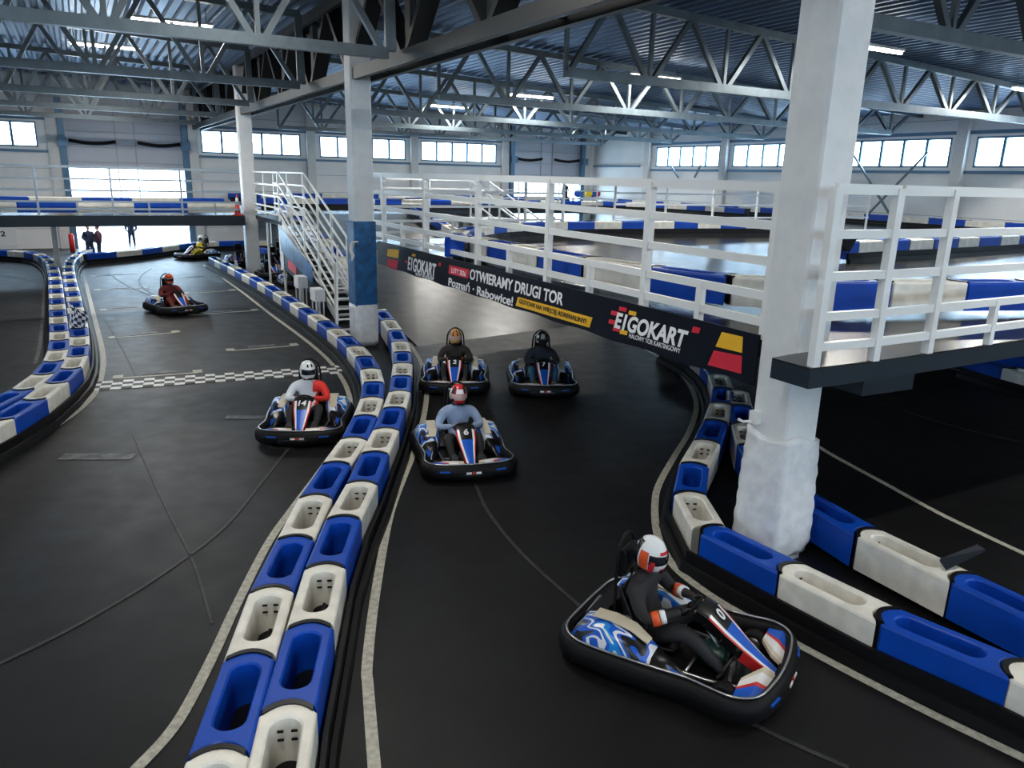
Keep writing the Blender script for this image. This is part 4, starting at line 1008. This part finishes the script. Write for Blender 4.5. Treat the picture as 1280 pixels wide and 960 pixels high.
# standing people
def stand(label, loc, rz, top, legs, armpose, z0=0, hair=(.03, .02, .015)):
    e = empty('person', label, 'person', (loc[0], loc[1], z0), rz)
    k = Sk(); k.chain(None, [((0, 0, .95), (.21, .16))], ['hip'])
    k.chain('hip', [((0, 0, 1.12), (.21, .15)), ((0, 0, 1.32), (.22, .15)), ((0, 0, 1.43), (.17, .12)), ((.0, 0, 1.52), .055), ((.01, 0, 1.56), .055)], [None, 'chest', None, 'neck', None])
    for sg in (1, -1):
        k.chain('hip', [((0, sg*.11, .86), .12), ((.03, sg*.14, .50), .095), ((0, sg*.16, .12), .07), ((.02, sg*.155, .05), .045), ((.16, sg*.17, .035), .035)])
        a = [((0, sg*.24, 1.40), .085), ((-.02, sg*.36, 1.15), .075), ((.10, sg*.24, .98), .06), ((.16, sg*.14, .95), .03)] if armpose == 'bent' else [((0, sg*.19, 1.40), .06), ((-.02, sg*.26, 1.12), .05), ((.03, sg*.27, .88), .036), ((.04, sg*.27, .80), .03)]
        k.chain('chest', a)
        hx = a[-1][0]
        for i in range(4): k.chain(None, []); 
        k.n['h%d' % sg] = len(k.v)-1
        base = Vector(hx)
        for i in range(4): k.chain('h%d' % sg, [(base+Vector(((i-1.5)*.018, 0, -.05)), .009), (base+Vector(((i-1.5)*.019+.01, 0, -.09+.005*abs(i-1))), .007)])
        k.chain('h%d' % sg, [(base+Vector((.04, 0, -.02)), .01), (base+Vector((.05, 0, -.05)), .008)])
    me = k.mesh('hip'); me.materials.clear(); me.materials.append(top); me.materials.append(legs); me.materials.append(M['skin'])
    for p_ in me.polygons: p_.material_index = 1 if (p_.center.z < .97 and abs(p_.center.y) < .22 and p_.center.x < .12) or p_.center.z < .7 else (2 if p_.center.z > 1.5 or (p_.center.z < .83 and abs(p_.center.y) > .22) else 0)
    o = bpy.data.objects.new('body', me); C.objects.link(o); o.parent = e
    def f(q):
        q = q.copy()
        if q.z < -.03: q.y *= .85
        if q.x > .07 and abs(q.y) < .02 and -.03 < q.z < .02: q.x += .02
        return q
    mb = MB(); mb.ell((.02, 0, 1.66), (.095, .075, .12), 20, 14, 0, None, f)
    for sg in (-1, 1): mb.ell((.01, sg*.077, 1.655), (.02, .012, .03), 8, 6)
    h = mb.build('head', M['skin'], e)
    mb = MB(); mb.ell((0, 0, 1.69), (.103, .085, .105), 18, 12, 0, None, lambda q: Vector((q.x if q.z > .02 or q.x < 0 else q.x*.5, q.y, max(q.z, -.05)))); mb.build('hair', cl('dark_hair', hair), e)
nav = cl('navy_work_jacket', (.02, .03, .07)); nl = cl('dark_jeans', (.02, .03, .06))
for (x, yf, lb, pose, rr, tp) in ((114, 324, 'person in dark clothes standing at the open gate, leftmost of three', 'bent', -.4, nav), (126, 324, 'person in dark maroon clothes, middle of three at the open gate', 'bent', -2.6, cl('maroon_dark', (.09, .03, .05))), (166, 308.5, 'person in dark clothes standing alone in the open gate', 'bent', -1.6, nav)):
    p = at(x, yf); stand(lb, p, rr, tp, nl, pose)
p = at(731, 256, DZ); stand('person in black standing on the upper track before the far gate', G(33.3, 51.4), -2, cl('black_hoodie', (.022, .018, .016)), cl('black_trousers', (.012, .012, .014)), 'side', DZ)

# ------------------------------------------------------------------ small things
def cone(p, label, z=0, h=.75):
    e = empty('traffic_cone', label, 'traffic cone', (p.x, p.y, z))
    MB().box((0, 0, .02), (.36, .36, .04)).build('base', M['red'], e)
    mb = MB(); segs = [(.13, .04, 0), (.10, .25, 0), (.085, .36, 1), (.065, .5, 1), (.05, .6, 0), (.02, .75, 0)]
    for i in range(5):
        r0, z0, m0 = segs[i]; r1, z1, _ = segs[i+1]
        mb.loft([[Vector((r0*math.cos(2*PI*k/16), r0*math.sin(2*PI*k/16), z0*h/.75)) for k in range(16)], [Vector((r1*math.cos(2*PI*k/16), r1*math.sin(2*PI*k/16), z1*h/.75)) for k in range(16)]], m0, True, False, i == 4)
    mb.build('cone_body', [M['red'], M['kwhite']], e)
pc = atS(297.5, 269, 36.25); cone(pc, 'red traffic cone at the right end of the left bridge', DZ, .95)
cone(at(296, 342), 'red and white traffic cone at the foot of the far bluish column', 0, .8)
# chequered flag stuck in the left barrier
p = at(92, 412, .5); e = empty('chequered_flag', 'chequered blue-white cloth flag stuck in the left barrier', 'flag', (p.x, p.y, .35))
MB().tube([(0, 0, 0), (-.05, .0, .9)], .015, 6).build('flag_pole', M['railw'], e)
mb = MB(); nx, nz = 6, 7
for i in range(nx):
    for j in range(nz):
        def q(a, b): return Vector((-.05+.07*a+.05*math.sin(b*.9), .06*math.sin(a*1.3+b*.5), .85-.09*b-.035*a))
        mb.add([q(i, j), q(i+1, j), q(i+1, j+1), q(i, j+1)], [(0, 1, 2, 3)], (i+j) % 2)
mb.build('flag_cloth', [M['checkw'], M['checkb']], e)
# red extinguisher near gate
p = at(81, 318); e = empty('fire_extinguisher', 'red fire extinguisher tube standing by the wall left of the open gate', 'fire extinguisher', (p.x-.1, p.y+1, 0))
MB().tube([(0, 0, .02), (0, 0, 1.0), (0, 0, 1.1)], [.14, .14, .05], 12).build('cylinder', M['red'], e); MB().tube([(0, 0, 1.1), (.1, 0, 1.16), (.16, 0, 1.0)], .025, 6).build('hose', M['black'], e)
# wall sign under the bridge
p = atS(4, 296, 53.3); e = empty('wall_sign', 'white poster on the wall under the left bridge', 'poster', G(p.dot(TV), S1-.03, p.z), AN)
MB().box((0, 0, 0), (1.3, .03, 1.1)).build('sheet', M['railw'], e)
me = text_mesh('2', 0, .02); fit(me, 0, 0, .25, .3); me.materials.append(M['tb']); o = bpy.data.objects.new('printed_number', me); C.objects.link(o); o.parent = e; o.rotation_euler = (PI/2, 0, 0); o.location = (-.12, -.022, .02)
# coloured helmets near the far gate
for x, m_, lb in ((722, 'kblue', 'small blue helmet'), (736, 'yellow', 'small yellow helmet'), (741, 'kblue', 'small light blue helmet'), (746, 'tr', 'small pink-red helmet')):
    p = atS(x, 242, 50.4); q = MB().ell((0, 0, 0), (.3, .25, .28), 14, 10).build('stored_helmet', M[m_], None, loc=None); q.location = (p.x, p.y, max(p.z, DZ+.84)); 
    tag(q, lb+' beside the person at the far gate', 'helmet')
# shelf for them
ps = atS(734, 242, 50.4); e = empty('bench', 'low white stand carrying the coloured helmets by the far gate', 'stand', (ps.x, ps.y, DZ), AN)
MB().box((0, 0, .53), (3.0, .5, .05)).build('top', M['railw'], e)
for sg in (-1, 1): MB().box((sg*1.3, 0, .25), (.06, .4, .5)).build('leg', M['railw'], e)
# dark wedge on barrier at right (torn rubber flap) and black monitor on the rail
p = at(1190, 712, .55); e = MB(); e.add([(0, 0, 0), (.55, .22, .14), (.5, .3, .16), (.02, .18, .02), (0, 0, .03), (.55, .22, .17), (.5, .3, .19), (.02, .18, .05)], [(0, 1, 2, 3), (7, 6, 5, 4), (0, 4, 5, 1), (1, 5, 6, 2), (2, 6, 7, 3), (3, 7, 4, 0)])
o = e.build('rubber_flap', M['edge'], None); o.location = (p.x-.1, p.y-.05, .565); tag(o, 'dark blue rubber flap sticking up from the row behind the large column', 'flap')
p = at(1052, 306, DZ+.6); o = MB().box((0, 0, .1), (.5, .3, .35), .4, 0, Matrix.Rotation(.4, 3, 'Z') @ Matrix.Rotation(.5, 3, 'Y')).build('black_box', M['black'], None); o.location = (p.x, p.y, DZ+.62)
tag(o, 'small black box lying on the left end of the middle upper barrier', 'box')
# roof pipe along the right wall corner, blue
MBp = MB().bar(G(T1-.15, 47.2, 5.85), G(T1-.15, 53.2, 5.85), .12, .12); struct('trim_40', MBp, M['bluesteel'])
# bracket lamp etc on the column by the platform
e = empty('wall_hook', 'small white metal bracket on the left side of the large column above its wrap', 'bracket', G(7.3, 6.55, 1.9))
MB().box((0, 0, 0), (.08, .14, .16), AN).build('plate', M['railw'], e); MB().tube([(0, 0, -.05), (-.14, .05, -.08), (-.2, .07, -.05)], .02, 6).build('arm', M['railw'], e)

# ------------------------------------------------------------------ world and light
w = bpy.data.worlds.new('world'); bpy.context.scene.world = w; w.use_nodes = True
bg = w.node_tree.nodes['Background']; bg.inputs[0].default_value = (.58, .80, 1, 1); bg.inputs[1].default_value = 10
def portal(c, sx, sy, nrm):
    ld = bpy.data.lights.new('daylight_portal', 'AREA'); ld.shape = 'RECTANGLE'; ld.size = sx; ld.size_y = sy; ld.cycles.is_portal = True
    o = bpy.data.objects.new('daylight_portal', ld); C.objects.link(o); o.location = c
    o.rotation_euler = Vector(nrm).to_track_quat('-Z', 'Y').to_euler()
for (a, b) in gatesF: portal(G((a+b)/2, S1+.3, 2.3), b-a, 4.8, -SV)
sc = bpy.context.scene
sc.view_settings.view_transform = 'Standard'; sc.view_settings.look = 'None'; sc.view_settings.gamma = 1; sc.view_settings.exposure = .9
sc.view_settings.use_curve_mapping = False
